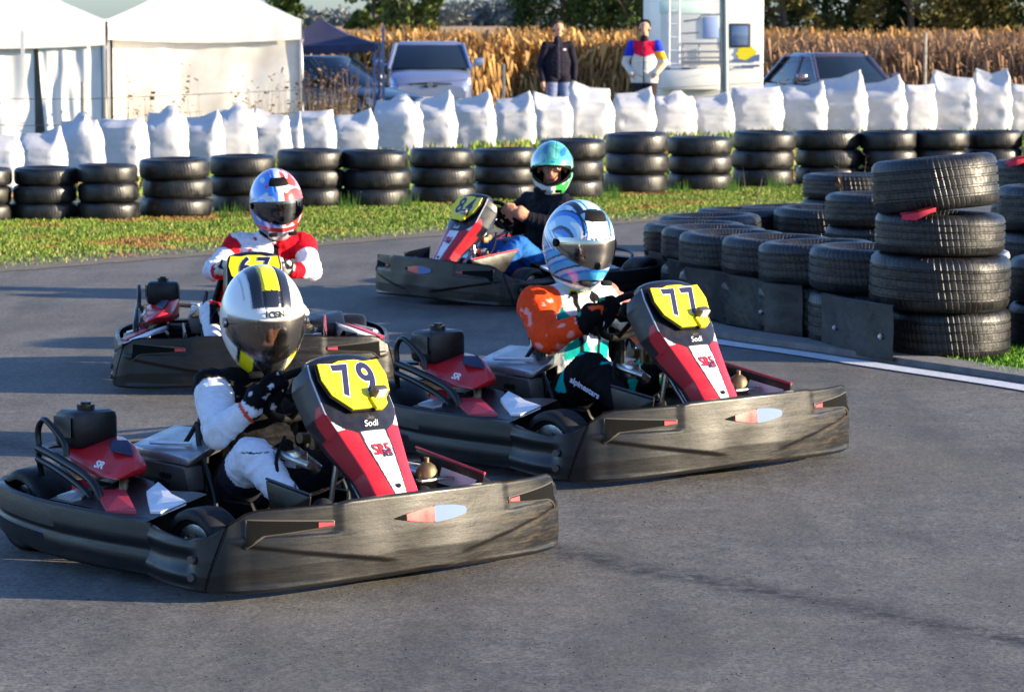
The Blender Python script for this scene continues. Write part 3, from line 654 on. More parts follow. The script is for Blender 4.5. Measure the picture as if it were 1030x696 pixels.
# ================================================================ HELMETS
def helmet_mesh(colfn, m, parent, opts):
    """local: +x face, +y left, +z up, about .25 wide"""
    A, B_, Cc = .158, .124, .158; TP, BT = opts.get('port', (.28, -.40))
    nu, nv = 208, 156
    def pos(d, k=1.0):
        x, y, z = d
        X = x * A; Y = y * B_; Z = z * Cc * (1.16 if z < 0 else 1.0)
        if x > 0 and z < 0: X += .035 * x * min(1, -z * 1.6) * (1 - abs(y)) ; 
        if z < -.3: Y *= 1 - .22 * (-z - .3)
        if x < 0 and z < -.2: X *= 1 + .1 * z
        return Vector((X * k, Y * k, Z * k))
    def dirn(i, j):
        th = 2 * math.pi * i / nu; ph = math.pi * (j + .5) / nv
        return Vector((math.sin(ph) * math.cos(th), math.sin(ph) * math.sin(th), math.cos(ph)))
    def port(d, g=0.):
        az = abs(math.atan2(d.y, d.x)); top = TP - .12 * (az / 1.2) ** 2 + g; bot = BT + .20 * (az / 1.2) ** 2 - g
        return az < 1.22 + g * .6 and bot < d.z < top
    mb = MB(); idx = {}
    for i in range(nu):
        for j in range(nv):
            d = dirn(i, j); idx[i, j] = len(mb.v); k = 1.0
            if abs(d.y) < .3 and d.z > .55 and opts.get('vent', 1): k -= .012 * (abs(abs(d.y) - .2) < .035)
            if port(d, .035) and not port(d): k += .012
            mb.v.append(tuple(pos(d, k))); mb.c.append(colfn(d))
    for i in range(nu):
        for j in range(nv - 1):
            a = (i + 1) % nu; d = dirn(i + .5, j + .5)
            if port(d) or d.z < -.86: continue
            mb.f.append((idx[i, j], idx[a, j], idx[a, j + 1], idx[i, j + 1])); mb.mi.append(0)
    # inner liner
    o = len(mb.v)
    for i in range(0, nu, 2):
        for j in range(0, nv, 2):
            idx['l', i, j] = len(mb.v); mb.v.append(tuple(pos(dirn(i, j), .93))); mb.c.append((.01, .01, .01))
    for i in range(0, nu, 2):
        for j in range(0, nv - 2, 2):
            a = (i + 2) % nu; d = dirn(i + 1, j + 1)
            if port(d, -.03) or d.z < -.84: continue
            mb.f.append((idx['l', i, j], idx['l', i, j + 2], idx['l', a, j + 2], idx['l', a, j])); mb.mi.append(0)
    h = mb.build('helmet', m, parent, colors=True, fix=False)
    # port lining between shell and liner
    rb = MB(); pts = []
    for k in range(72):
        a = 2 * math.pi * k / 72; az = 1.2 * math.cos(a); zz = (TP + BT) / 2 + .04 * (az / 1.2) ** 2 + ((TP - BT) / 2 - .16 * (az / 1.2) ** 2) * math.sin(a)
        c = math.sqrt(max(0, 1 - zz * zz)); pts.append(pos(Vector((c * math.cos(az), c * math.sin(az), zz)), .975))
    rb.tube(pts, .0065, 8, closed=True); rb.build('port_gasket', M['matte'], h)
    # visor
    lift = opts.get('lift', 0); vb = MB(); P = []
    for i in range(33):
        az = -1.26 + 2.52 * i / 32; row = []
        for j in range(11):
            q = j / 10; top = TP + .035 - .12 * (az / 1.2) ** 2; bot = BT - .03 + .22 * (az / 1.2) ** 2; z = top + (bot - top) * q
            c = math.sqrt(1 - z * z); row.append(pos(Vector((c * math.cos(az), c * math.sin(az), z)), 1.022))
        P.append(row)
    if lift:
        rot = Matrix.Rotation(-lift, 3, 'Y'); P = [[rot @ v * 1.03 for v in r] for r in P]
    vb.grid(P); v = vb.build('visor', opts['visor'], h, fix=False)
    for sg in (-1, 1):
        pv = MB(); p = pos(Vector((.28, sg * .955, (TP + BT) / 2 + .05)), 1.015); pv.cyl(p, p + Vector((0, sg * .007, 0)), .015, 18)
        pv.build('visor_pivot', M['steel'] if opts.get('steelpivot') else M['matte'], h)
    # vents
    for y in (-.045, .045):
        vt = MB(); vt.hull([(.15 + dx, y + dy, -.108 + dz) for dx in (.0, .02) for dy in (-.02, .02) for dz in (-.008, .008)], bev=.003)
        vt.build('chin_vent', M['matte'], h)
    if opts.get('roof_vent', 1):
        rv = MB(); rv.grid([[pos(Vector((math.cos(e) * math.cos(a), math.cos(e) * math.sin(a), math.sin(e))), 1.0 + .035 * math.sin(math.pi * (e - .75) / .32)) for e in [.75 + .32 * k / 6 for k in range(7)]] for a in [-.55 + 1.1 * k / 12 for k in range(13)]])
        rv.build('roof_vent', opts.get('vcol', M['matte']), h, fix=False)
    if opts.get('text'):
        txt, size, z, mt = opts['text']; c = math.sqrt(1 - z * z); p = pos(Vector((c, 0, z)), 1.03)
        # lettering wraps round the brow: one mesh per letter keeps it on the curve
        n = len(txt); 
        for k, ch in enumerate(txt):
            if ch == ' ': continue
            az = (k - (n - 1) / 2) * size * .80 / A; d = Vector((c * math.cos(az), c * math.sin(az), z)); q = pos(d, 1.03)
            text_obj('lettering', ch, size, mt, q, (-math.sin(az), math.cos(az), 0), (-z * .8, 0, 1), h, off=.002, bold=.03)
    return h
def visor_mat(name, tint, gloss, alpha, rough=.05):
    m = bpy.data.materials.new(name); m.use_nodes = True; nt = m.node_tree; nt.nodes.clear()
    o = nt.nodes.new('ShaderNodeOutputMaterial'); t = nt.nodes.new('ShaderNodeBsdfTransparent'); t.inputs[0].default_value = (*tint, 1)
    g = nt.nodes.new('ShaderNodeBsdfGlossy'); g.inputs[0].default_value = (*gloss, 1); g.inputs['Roughness'].default_value = rough
    f = nt.nodes.new('ShaderNodeLayerWeight'); f.inputs[0].default_value = .35
    mr = nt.nodes.new('ShaderNodeMapRange'); mr.inputs[3].default_value = alpha; mr.inputs[4].default_value = 1; nt.links.new(f.outputs['Facing'], mr.inputs[0])
    mx = nt.nodes.new('ShaderNodeMixShader'); nt.links.new(mr.outputs[0], mx.inputs[0]); nt.links.new(t.outputs[0], mx.inputs[1]); nt.links.new(g.outputs[0], mx.inputs[2]); nt.links.new(mx.outputs[0], o.inputs[0])
    return m

def head_caps(B, c, fwd, k=1.0):
    c = Vector(c); f = Vector(fwd).normalized(); side = f.cross(Vector((0, 0, 1))).normalized(); u = side.cross(f)
    B.add('head', c + u * .03 - f * .012, c + u * .025 + f * .02, .082 * k, .078 * k, side, .94)
    B.add('face', c + u * .01 + f * .03, c - u * .055 + f * .045, .060 * k, .040 * k, side, .95)
    B.add('nose', c + u * .012 + f * .098, c - u * .02 + f * .112, .009, .014, side, 1)
    for s in (-1, 1): B.add('ear', c + side * .08 * s + u * .0, c + side * .083 * s - u * .025, .014, .010, f, 1.3)
    B.add('lip', c - u * .05 + f * .082 + side * .014, c - u * .05 + f * .082 - side * .014, .010, .010)
    B.add('neck', c - u * .05 - f * .015, c - u * .14 - f * .03, .055, .06)
    return c, f, side, u
def eyes(parent, c, f, side, u, r=.011):
    mb = MB()
    for s in (-1, 1):
        e = c + side * .031 * s + u * .012 + f * .083; bm = bmesh.new(); bmesh.ops.create_uvsphere(bm, u_segments=12, v_segments=8, radius=r)
        mb.add([v.co + e for v in bm.verts], [[v.index for v in x.verts] for x in bm.faces], 0, (.6, .6, .6)); 
        mb.cyl(e + f * .0085, e + f * .0115, .0055, 10, 1); bm.free()
    mb.build('eyes', [M['white'], M['navy']], parent)

def driver(kart, loc, heading, s, label, colfn, hc, yaw, pitch, hcol, hopts, hs=1.0, bare=False, lift=0., roll=0, shw=.145, bulk=1.0):
    B = Body(); up = lift; q = bulk
    hc = Vector(hc); sh_z = hc.z - .215; up = (sh_z - .5) / .85; cx = max(.01, hc.x - .05)
    shc = Vector((cx + .01, hc.y * .75, sh_z))
    B.add('torso', (min(.07, cx), 0, .175), (min(.09, cx), 0, .30 + up * .4), .105 * q, .105 * q, (0, 1, 0), 1.3)
    B.add('torso', (min(.09, cx), 0, .30 + up * .4), (cx, hc.y * .3, sh_z - .07), .108 * q, .105 * q, (0, 1, 0), 1.4)
    B.add('chest', (cx, hc.y * .3, sh_z - .07), (cx + .01, hc.y * .5, sh_z + .0), .10 * q, .06, (0, 1, 0), 1.5)
    B.add('collar', (cx + .02, hc.y * .6, sh_z + .02), (cx + .035, hc.y * .8, sh_z + .07), .07, .055)
    hf = Vector((math.cos(yaw) * math.cos(pitch), math.sin(yaw) * math.cos(pitch), -math.sin(pitch)))
    cc, f, side, u = head_caps(B, hc + Vector((0, 0, .0)), hf, .95)
    for sg in (-1, 1):
        S = Vector((cx + .0, sg * shw + hc.y * .75, sh_z)); E = Vector((cx + .15, sg * .24 + hc.y * .4, sh_z - .108)); G = Vector((.375, sg * .13, .518 + up * .1)); 
        wr = E + (G - E) * .64
        B.add('shoulder', shc + Vector((0, sg * .05, 0)), S, .062 * q, .062 * q)
        B.add('uarm', S, E, .060 * q, .048 * q); B.add('farm', E, wr, .048 * q, .034 * q); B.add('cuff', wr - (wr - E) * .12, wr, .036, .033)
        B.hand(wr, G, (.55, -.15 * sg, .80), (-.6, sg * .75, .5), 'hand' if bare else 'glove', 1.08)
        Hp = Vector((.10, sg * .085, .165)); K = Vector((.40, sg * .20, .335)); An = Vector((.625, sg * .185, .165)); T = Vector((.715, sg * .19, .20))
        B.add('thigh', Hp, K - Vector((.02, 0, .0)), .085 * q, .060 * q); B.add('knee', K - Vector((.02, 0, 0)), K + Vector((.015, 0, -.01)), .060 * q, .056 * q)
        B.add('shin', K + Vector((.015, 0, -.01)), An, .056 * q, .037); B.add('shoe', An + Vector((-.02, 0, -.015)), An + Vector((.02, 0, -.035)), .044, .04)
        B.add('shoe', An + Vector((.0, 0, -.03)), T + Vector((.0, 0, .02)), .04, .032, (0, 1, 0), 1.05)
    b = B.build('person', None, colfn)
    b.location = loc; b.rotation_euler = (0, 0, -R(heading)); b.scale = (s, s, s)
    tag(b, label, 'person', 'kart drivers')
    eyes(b, cc, f, side, u)
    h = helmet_mesh(hcol, M['helm'], b, hopts)
    h.location = hc + Vector((0, 0, .0)); h.rotation_euler = (roll, pitch, yaw); h.rotation_mode = 'XYZ'; h.scale = (hs, hs, hs)
    return b

# ================================================================ the four karts and their drivers
def nz3(p, k): return noise.noise(Vector((float(p[0]) * k, float(p[1]) * k, float(p[2]) * k)))
BK = (.0045, .0045, .006); WHT = (.72, .74, .80)
# suits -----------------------------------------------------------
def suit79(t, h, p):
    x, y, z = p; n = nz3(p, 9)
    if t in ('glove',): return (.55, .55, .6) if nz3(p, 38) > .22 else BK
    if t in ('uarm',): return WHT if h > .05 else BK
    if t == 'farm': return WHT if h < .80 else ((.7, .08, .03) if h < .9 else (BK if nz3(p, 40) > -.1 else WHT))
    if t == 'cuff': return (.65, .1, .04) if h < .3 else BK
    if t in ('shoulder', 'chest', 'torso', 'collar'): return BK
    if t in ('thigh', 'knee', 'shin'):
        if t == 'thigh' and h < .78: return (.02, .02, .03)
        if abs(n - .35) < .03 and t != 'thigh': return BK
        return (.70, .72, .82) if (y < 0 or t == 'thigh' and y > 0 and z > .33) else (.02, .02, .03)
    if t == 'shoe': return (.02, .02, .025) if z > .135 else (.0, .35, .3)
    return (.3, .16, .11)
def suit77(t, h, p):
    x, y, z = p
    OR = (.82, .06, .01)
    if t == 'glove': return (.02, .35, .2) if nz3(p, 22) > .32 else ((.75, .1, .02) if nz3(p, 30) < -.38 else BK)
    if t in ('uarm', 'shoulder') and y < 0:
        if t == 'shoulder' and abs(y) < .10: return (.65, .68, .7)
        return (.8, .3, .28) if nz3(p, 28) > .42 else OR
    if t in ('uarm', 'shoulder'): return (.7, .2, .16) if abs(y) > .17 else (.7, .7, .72)
    if t == 'farm': return ((.8, .3, .28) if nz3(p, 30) > .42 else OR) if h < .93 else BK
    if t == 'cuff': return BK
    if t == 'collar': return (.72, .75, .0) if h > .55 else BK
    if t in ('chest', 'torso'):
        n = nz3(p, 12)
        if .03 < abs(y) < .05: return BK
        if n > .10: return BK
        if n < -.22: return (.0, .32, .30)
        return (.58, .62, .66) if z > .30 else BK
    if t in ('thigh', 'knee'):
        return (.0, .42, .42) if (nz3(p, 15) > .38) else BK
    if t == 'shin': return BK
    if t == 'shoe': return BK if z > .13 else (.45, .04, .03)
    return (.3, .16, .11)
def suit67(t, h, p):
    x, y, z = p; RD = (.62, .008, .02)
    if t == 'glove': return (.65, .63, .55) if nz3(p, 42) > .05 else (.015, .015, .03)
    if t == 'shoulder': return RD if abs(y) > .10 else WHT
    if t == 'uarm': return RD if h < .45 or p[0] > .22 and h < .5 else WHT
    if t == 'farm': return WHT if h < .55 else RD
    if t == 'cuff': return RD if h < .6 else BK
    if t == 'collar': return WHT if h < .6 else BK
    if t in ('chest', 'torso'):
        if .105 < abs(y) < .13: return BK
        if abs(y) >= .13: return RD
        if z > .43 and nz3(p, 35) > .4: return (.5, .05, .06)
        return WHT if z > .3 else RD
    if t in ('thigh', 'knee', 'shin'):
        if abs(y) > .215: return WHT
        if t == 'knee' or t == 'shin' and h < .4: return BK
        return RD if t == 'thigh' and z > .2 else WHT
    if t == 'shoe': return BK if z > .14 else (.6, .05, .05)
    return (.35, .2, .14)
def suit84(t, h, p):
    SK = (.52, .25, .16)
    if t in ('hand',): return SK
    if t in ('thigh', 'knee', 'shin'): return (.025, .13, .42)
    if t == 'shoe': return (.03, .03, .03)
    if t in ('torso', 'chest', 'shoulder', 'uarm', 'farm', 'cuff', 'collar'): return (.009, .009, .014) if t != 'torso' or p[2] > .2 else (.02, .1, .33)
    if t == 'lip': return (.4, .13, .1)
    return SK
# helmets ---------------------------------------------------------
def sm(a, b, x): t = min(1, max(0, (x - a) / (b - a))); return t * t * (3 - 2 * t)
def mixc(a, b, t): return tuple(p + (q - p) * t for p, q in zip(a, b))
def h79(d):
    x, y, z = d; W_ = (.72, .72, .70); K = (.012, .012, .014); Y = (.85, .70, .01)
    ang = math.degrees(math.atan2(z, x)); r = abs(y)
    if z > .1 and 36 < ang < 150:
        if r < .21 and 56 < ang: return Y
        if r < .47: return K
        if r < .50: return (.45, .45, .45)
        if .60 < r < .64 and x < .5: return (.45, .46, .42)
    if z < -.24:
        if x > .05:
            if .42 < r < .68: return Y
            if r <= .42: return K
            if .68 <= r < .74: return K
    return W_
def h77(d):
    x, y, z = d; LB = (.30, .55, .78); B = (.03, .20, .62); N = (.01, .02, .05); Wt = (.75, .82, .84); T = (.2, .62, .62)
    ang = math.degrees(math.atan2(z, x)); r = abs(y); q = noise.noise(Vector((x * 2.2, r * 3.1, z * 2.6)))
    if z > .25:
        if 60 < ang < 66 and r < .42: return N
        if ang <= 60 and r < .36: return Wt
        if r < .42 and ang > 66: return mixc(Wt, T, .5) if r < .3 else N
        if .42 <= r < .48: return N
        s_ = (r * 2.2 + x * .9) % .7
        return N if s_ < .09 else (B if s_ < .32 else LB if q < .1 else Wt)
    if z > -.1: 
        s_ = (z * 3 + x * 1.4) % .8
        return N if s_ < .07 else (LB if s_ < .5 else B if s_ < .65 else Wt)
    if z < -.72: return Wt if z > -.80 else T
    if -.72 <= z < -.65: return N
    s_ = (z * 2.4 - x * 1.1 + 3) % .7
    return N if s_ < .08 else ((.08, .42, .75) if s_ < .40 else B if s_ < .52 else LB)
def h67(d):
    x, y, z = d; S = (.55, .60, .68); B = (.05, .25, .75); Rr = (.70, .05, .02)
    r = abs(y); q = noise.noise(Vector((x * 3.0, y * 3.0, z * 4.0)))
    if z < -.55: return (.62, .62, .66) if r < .5 else (.015, .03, .10)
    if z < -.42: return (.5, .03, .03)
    if r < .12 + .06 * q: return S
    c = B if y < 0 else Rr
    if q > .32: return S
    if q < -.38: return (.55, .04, .06) if y < 0 else (.35, .02, .02)
    if x < -.2: return S
    return c
def h84(d):
    x, y, z = d; q = noise.noise(Vector((x * 3.2 + 5, y * 3.2, z * 3.2))); T = (.10, .62, .42); B = (.02, .22, .55); Wt = (.82, .86, .82)
    if z > .3: return B if q > .22 else (T if q > -.25 else (.3, .8, .7))
    if z > -.35: return (.35, .68, .45) if q > -.1 else T
    return (.04, .45, .08) if (y > .25 and q > -.15) else Wt
V79 = visor_mat('clear_visor', (.62, .58, .54), (.62, .60, .57), .26, .20)
V77 = visor_mat('mirror_visor', (.22, .18, .14), (.50, .48, .46), .72, .10)
V67 = visor_mat('dark_visor', (.25, .22, .22), (.4, .42, .45), .35, .08)
V84 = visor_mat('pale_visor', (.85, .9, .9), (.6, .65, .65), .08, .1)

k79, l79 = kart_at(372, 592, 46, 1.0, 1.0, '79', 'red and black kart with yellow plate number 79, nearest the camera', first=True)
k79.location = (-.882, 9.637, 0); k79.rotation_euler = (0, 0, -R(49)); l79 = k79.location.copy()
def place(loc, heading, s, label):
    k = copy_tree(KART); k.location = loc; k.rotation_euler = (0, 0, -R(heading)); k.scale = (s, s, s)
    tag(k, label, 'racing kart', 'rental racing karts on the track'); return k, Vector(loc)
k77, l77 = place((.185, 11.86, 0), 49, 1.07, 'red and black kart with yellow plate number 77, beside the chicane tyres')
k67, l67 = place((-1.23, 14.52, 0), 84, .95, 'kart coming straight on behind kart 79, its plate 67 partly hidden')
k84, l84 = place((.22, 18.70, 0), 142, 1.0, 'farthest kart turned to the left, plate number 84, in front of the tyre wall')
for k, dg in ((k79, '79'), (k77, '77'), (k67, '67'), (k84, '84')): add_digits(k, dg)

TX = mat('helmet_lettering', (.02, .02, .02), .4)
driver(k79, l79, 49, 1.0, 'driver in black vest and white helmet striped black and yellow', suit79, (.165, .0, .732), R(-24), R(20), h79,
       dict(visor=V79, port=(.34, -.33), text=('ICON', .026, .47, TX), vcol=M['helm'] if 0 else M['matte'], roof_vent=0, steelpivot=1), hs=1.05, shw=.155, bulk=1.08)
d77 = driver(k77, l77, 49, 1.07, 'kart driver in orange sleeved suit and light blue helmet, in kart 77', suit77, (.10, .0, .755), R(-13), R(11), h77,
       dict(visor=V77, port=(.30, -.27), text=('Halo Lab', .030, .345, M['white'])), hs=.98, roll=R(-3), shw=.162, bulk=1.12)
driver(k67, l67, 84, .95, 'kart driver in red and white racing suit with blue and red metallic helmet', suit67, (.15, .12, .86), R(8), R(12), h67,
       dict(visor=V67, port=(.26, -.30)), hs=1.06, roll=R(4), shw=.16, bulk=1.08)
driver(k84, l84, 142, 1.0, 'driver in dark sweatshirt and jeans with open green and white helmet', suit84, (-.03, .0, .785), R(48), R(8), h84,
       dict(visor=V84, port=(.28, -.42), lift=.9, roof_vent=0), hs=1.04, bare=True, shw=.165, bulk=1.12)

def on_body(ob, xz0, xz1, txt, size, m, y0=-.5, shear=.2):
    """lettering on the outer (right) side of the leg: two points of the kart's side plane, found on the cloth"""
    ps = []
    for x, z in (xz0, xz1):
        hit, loc, nr, _ = ob.ray_cast(Vector((x, y0, z)), Vector((0, 1, 0)))
        if not hit: return
        ps.append((loc, nr))
    a, b = ps[0][0], ps[1][0]; nr = (ps[0][1] + ps[1][1]).normalized(); xd = b - a; yd = nr.cross(xd)
    text_obj('suit_lettering', txt, size, m, (a + b) / 2, xd, yd, ob, off=.013, bold=.02, shear=shear)
bpy.context.view_layer.update()
LET = mat('white_print', (.6, .6, .75), .6)
on_body(d77, (.34, .315), (.50, .255), 'alpinestars', .034, LET)

# ================================================================ GROUND, TRACK, VERGE
def sheet(name, rows, m, z=0, kind='structure'):
    mb = MB(); mb.grid(rows); o = mb.build(name, m, None, smooth=False); return tag(o, kind=kind)
def asphalt():
    m = bpy.data.materials.new('asphalt'); m.use_nodes = True; nt = m.node_tree; b = nt.nodes['Principled BSDF']; N, L = nt.nodes.new, nt.links.new
    tc = N('ShaderNodeTexCoord')
    def nz(scale, det=6, st=(1, 1, 1), rot=0, ro=.6):
        mp = N('ShaderNodeMapping'); mp.inputs['Scale'].default_value = st; mp.inputs['Rotation'].default_value = (0, 0, rot); L(tc.outputs['Object'], mp.inputs[0])
        n = N('ShaderNodeTexNoise'); n.inputs['Scale'].default_value = scale; n.inputs['Detail'].default_value = det; n.inputs['Roughness'].default_value = ro; L(mp.outputs[0], n.inputs[0]); return n.outputs[0]
    def rng(x, a, b_, c, d):
        r = N('ShaderNodeMapRange'); r.inputs[1].default_value = a; r.inputs[2].default_value = b_; r.inputs[3].default_value = c; r.inputs[4].default_value = d; L(x, r.inputs[0]); return r.outputs[0]
    def mixc_(f, a, b_, bt='MIX'):
        x = N('ShaderNodeMix'); x.data_type = 'RGBA'; x.blend_type = bt
        if isinstance(f, float): x.inputs[0].default_value = f
        else: L(f, x.inputs[0])
        for i, q in ((6, a), (7, b_)):
            if isinstance(q, tuple): x.inputs[i].default_value = (*q, 1)
            else: L(q, x.inputs[i])
        return x.outputs[2]
    v = N('ShaderNodeTexVoronoi'); v.inputs['Scale'].default_value = 95; L(tc.outputs['Object'], v.inputs[0])
    vc = N('ShaderNodeSeparateColor'); L(v.outputs['Color'], vc.inputs[0])
    big = nz(1.1, 5); med = nz(9, 6, ro=.75); st = nz(2.2, 5, (1, .14, 1), R(-38)); fine = nz(70, 3)
    c = mixc_(rng(big, .35, .65, 0, 1), (.088, .083, .077), (.134, .125, .112))
    c = mixc_(rng(vc.outputs[0], .0, 1, 0, 1), c, mixc_(.5, (.30, .28, .27), (.09, .088, .088), 'MULTIPLY'), 'MIX') if 0 else c
    g = rng(vc.outputs[0], 0, 1, .66, 1.38); sc_ = N('ShaderNodeVectorMath'); sc_.operation = 'SCALE'; L(c, sc_.inputs[0]); L(g, sc_.inputs['Scale'])
    g2 = rng(med, .25, .75, .72, 1.28); sc2 = N('ShaderNodeVectorMath'); sc2.operation = 'SCALE'; L(sc_.outputs[0], sc2.inputs[0]); L(g2, sc2.inputs['Scale'])
    c = mixc_(rng(st, .48, .70, 0, .6), sc2.outputs[0], (.034, .034, .037))
    c = mixc_(rng(nz(1.3, 5, (1, .35, 1), R(12)), .45, .75, 0, .5), c, (.128, .114, .088))
    c = mixc_(rng(nz(3.5, 7, (1, .5, 1), R(-25), .8), .56, .74, 0, .55), c, (.035, .035, .038))
    c = mixc_(rng(nz(24, 4, ro=.9), .66, .74, 0, .5), c, (.24, .22, .19))
    # one rubbed-in tyre mark: distance to a line in the ground plane
    a, b2 = W(548, 552), W(960, 632); d = (b2 - a).normalized(); nrm = Vector((-d.y, d.x, 0))
    dt = N('ShaderNodeVectorMath'); dt.operation = 'DOT_PRODUCT'; L(tc.outputs['Object'], dt.inputs[0]); dt.inputs[1].default_value = nrm
    sub = N('ShaderNodeMath'); sub.operation = 'SUBTRACT'; L(dt.outputs['Value'], sub.inputs[0]); sub.inputs[1].default_value = a.dot(nrm)
    wob = N('ShaderNodeMath'); wob.operation = 'MULTIPLY_ADD'; L(nz(1.5, 2), wob.inputs[0]); wob.inputs[1].default_value = .22; L(sub.outputs[0], wob.inputs[2])
    ab = N('ShaderNodeMath'); ab.operation = 'ABSOLUTE'; ws = N('ShaderNodeMath'); ws.operation = 'SUBTRACT'; L(wob.outputs[0], ws.inputs[0]); ws.inputs[1].default_value = .11; L(ws.outputs[0], ab.inputs[0])
    band = rng(ab.outputs[0], .02, .13, 1, 0); mm = N('ShaderNodeMath'); mm.operation = 'MULTIPLY'; L(band, mm.inputs[0]); L(rng(nz(13, 6, ro=.8), .38, .58, 0, 1), mm.inputs[1])
    c = mixc_(mm.outputs[0], c, (.022, .022, .024))
    L(c, b.inputs['Base Color']); L(rng(med, .3, .7, .72, .95), b.inputs['Roughness']); b.inputs['Specular IOR Level'].default_value = .3
    ad = N('ShaderNodeMath'); ad.operation = 'ADD'; L(vc.outputs[0], ad.inputs[0]); L(fine, ad.inputs[1])
    bp = N('ShaderNodeBump'); bp.inputs['Strength'].default_value = .32; bp.inputs['Distance'].default_value = .006; L(ad.outputs[0], bp.inputs['Height']); L(bp.outputs[0], b.inputs['Normal'])
    return m
M['asphalt'] = asphalt()
M['ground'] = mat('field_ground', (.075, .095, .022), .95, nscale=.9, col2=(.13, .10, .05), bump=.5, bscale=20)
M['verge'] = mat('verge_soil', (.07, .085, .018), .95, nscale=3.5, col2=(.14, .09, .035), bump=.6, bscale=30)
M['dirt'] = mat('dirt', (.16, .12, .085), .95, nscale=6, col2=(.09, .08, .05), bump=.6, bscale=40)
M['concrete'] = mat('concrete', (.2, .19, .18), .9, nscale=8, namt=.4, bump=.3, bscale=50)
M['linepaint'] = mat('line_paint', (.6, .62, .66), .7, nscale=14, namt=.35, bump=.2)

ys = [-30, 0, 20, 40] + [46 + k for k in range(14)] + [62, 70, 90, 130, 200, 350, 700, 1500, 3000]
sheet('ground', [[(x, y, gz(y)) for x in (-1500, -300, -60, -20, 0, 20, 60, 300, 1500)] for y in ys], M['ground'])
edge_px = [(-260, 290), (-100, 281), (0, 273), (100, 265), (200, 257), (300, 249), (400, 240), (500, 233), (620, 225), (700, 219), (790, 212), (900, 208), (1030, 204), (1300, 198)]
EDG = [W(a, b) for a, b in edge_px]
EDG = crv(EDG, 120)
sheet('track', [[(e.x * .25 if False else e.x, e.y, .004) for e in EDG], [(e.x, 16 + (e.x) * .1, .004) for e in EDG], [(e.x, 2, .004) for e in EDG]], M['asphalt'])
sheet('track', [[(EDG[0].x - 30, y, .0035), (EDG[0].x, y, .0035)] for y in (2, EDG[0].y - .02)], M['asphalt'])
sheet('track', [[(EDG[-1].x, y, .0035), (EDG[-1].x + 30, y, .0035)] for y in (2, EDG[-1].y)], M['asphalt'])
r0 = random.Random(3)
sheet('dirt_strip', [[(e.x, e.y - .12 - .1 * r0.random(), .008) for e in EDG], [(e.x, e.y + 1.3 + .5 * r0.random(), .008) for e in EDG]], M['dirt'])

# grass blades: uncountable, one object each
def blades(name, pts, hgt, m, wid=.012, seed=1, cf=None):
    r = random.Random(seed); mb = MB()
    for (x, y, z) in pts:
        a = r.random() * 6.28; h = hgt * (.5 + r.random() * .9); w = wid * (.7 + .6 * r.random()); c, s = math.cos(a) * w, math.sin(a) * w
        lx, ly = (r.random() - .5) * h * .9, (r.random() - .5) * h * .9
        col = cf(x, y, r)
        mb.add([(x - c, y - s, z - .01), (x + c, y + s, z - .01), (x + lx * .4 + c * .6, y + ly * .4 + s * .6, z + h * .6), (x + lx, y + ly, z + h)], [(0, 1, 2), (0, 2, 3)], 0, col)
    o = mb.build(name, m, None, smooth=False, colors=True, fix=False)
    return tag(o, kind='stuff')
M['blade'] = mat('grass_blade', (1, 1, 1), .7, attr=True, spec=.2)
def grass_col(x, y, r):
    n = noise.noise(Vector((x * .5, y * .8, 0))); n2 = noise.noise(Vector((x * 2.0, y * 2.0, 3)))
    k = r.random()
    if n2 + n > .42 + .3 * k - .15: return mixc((.26, .13, .035), (.20, .15, .05), k)
    if k < .14: return (.32, .28, .10)
    return mixc((.06, .13, .014), (.16, .23, .025), min(1, max(0, k * .8 + n * .5 + .15)))
pts = []; r1 = random.Random(11)
FYT = [(v.x, v.y) for v in (W(a, b) for a, b in ((-200, 235), (-48, 226), (45, 222), (178, 219.5), (312, 209), (444, 205), (574, 200), (640, 195), (768, 189), (893, 187), (1060, 185), (1400, 182)))]
fence_y = lambda x: lerp_tab(FYT, x)
while len(pts) < 150000:
    i = r1.randrange(len(EDG) - 1); e = EDG[i].lerp(EDG[i + 1], r1.random()); x = e.x
    if x < -7 or x > 8: continue
    top = fence_y(x) + .3; y0 = e.y + .15
    y = y0 + (top - y0) * r1.random()
    d = y - e.y
    if d < 1.3 and r1.random() > (d / 1.3) ** 1.7 + .04: continue
    pts.append((x, y, .0))
blades('grass', pts, .026, M['blade'], .0065, 2, grass_col)
pts = [( -14 + 34 * r1.random(), 30 + 18 * r1.random(), 0) for _ in range(30000)]
pts = [p for p in pts if p[1] > fence_y(p[0]) + 1.6]
blades('grass', pts, .10, M['blade'], .03, 3, grass_col)
# patch of grass by the chicane, right edge
pts = []
while len(pts) < 9000:
    a, b = 925 + 180 * r1.random(), 350 + 34 * r1.random(); lim = 357 + (a - 925) * .26
    if a < 960 and b < 362 or b > lim + 2 or b < 352: continue
    p = W(a, b)
    if r1.random() < .25 + .75 * (noise.noise(Vector((p.x * 5, p.y * 3, 0))) > -.15): pts.append((p.x, p.y, .0))
blades('grass', pts, .032, M['blade'], .006, 4, lambda x, y, r: mixc((.05, .16, .01), (.16, .30, .02), r.random()))

# rubber crumbs thrown off the racing line
r2 = random.Random(77); mb = MB()
for _ in range(1100):
    p = W(r2.uniform(-40, 1080), 400 + 300 * r2.random() ** .8); q = r2.uniform(.001, .0032); a = r2.random() * 6.28
    d = Vector((math.cos(a), math.sin(a), 0)); e = Vector((-d.y, d.x, 0)); p.z = .006
    mb.add([p + d * q * r2.uniform(1, 2.5), p + e * q * .6, p - d * q, p - e * q * .6, p + Vector((0, 0, q))], [(0, 1, 4), (1, 2, 4), (2, 3, 4), (3, 0, 4)])
tag(mb.build('rubber_crumbs', M['matte'], None, smooth=False), kind='stuff')
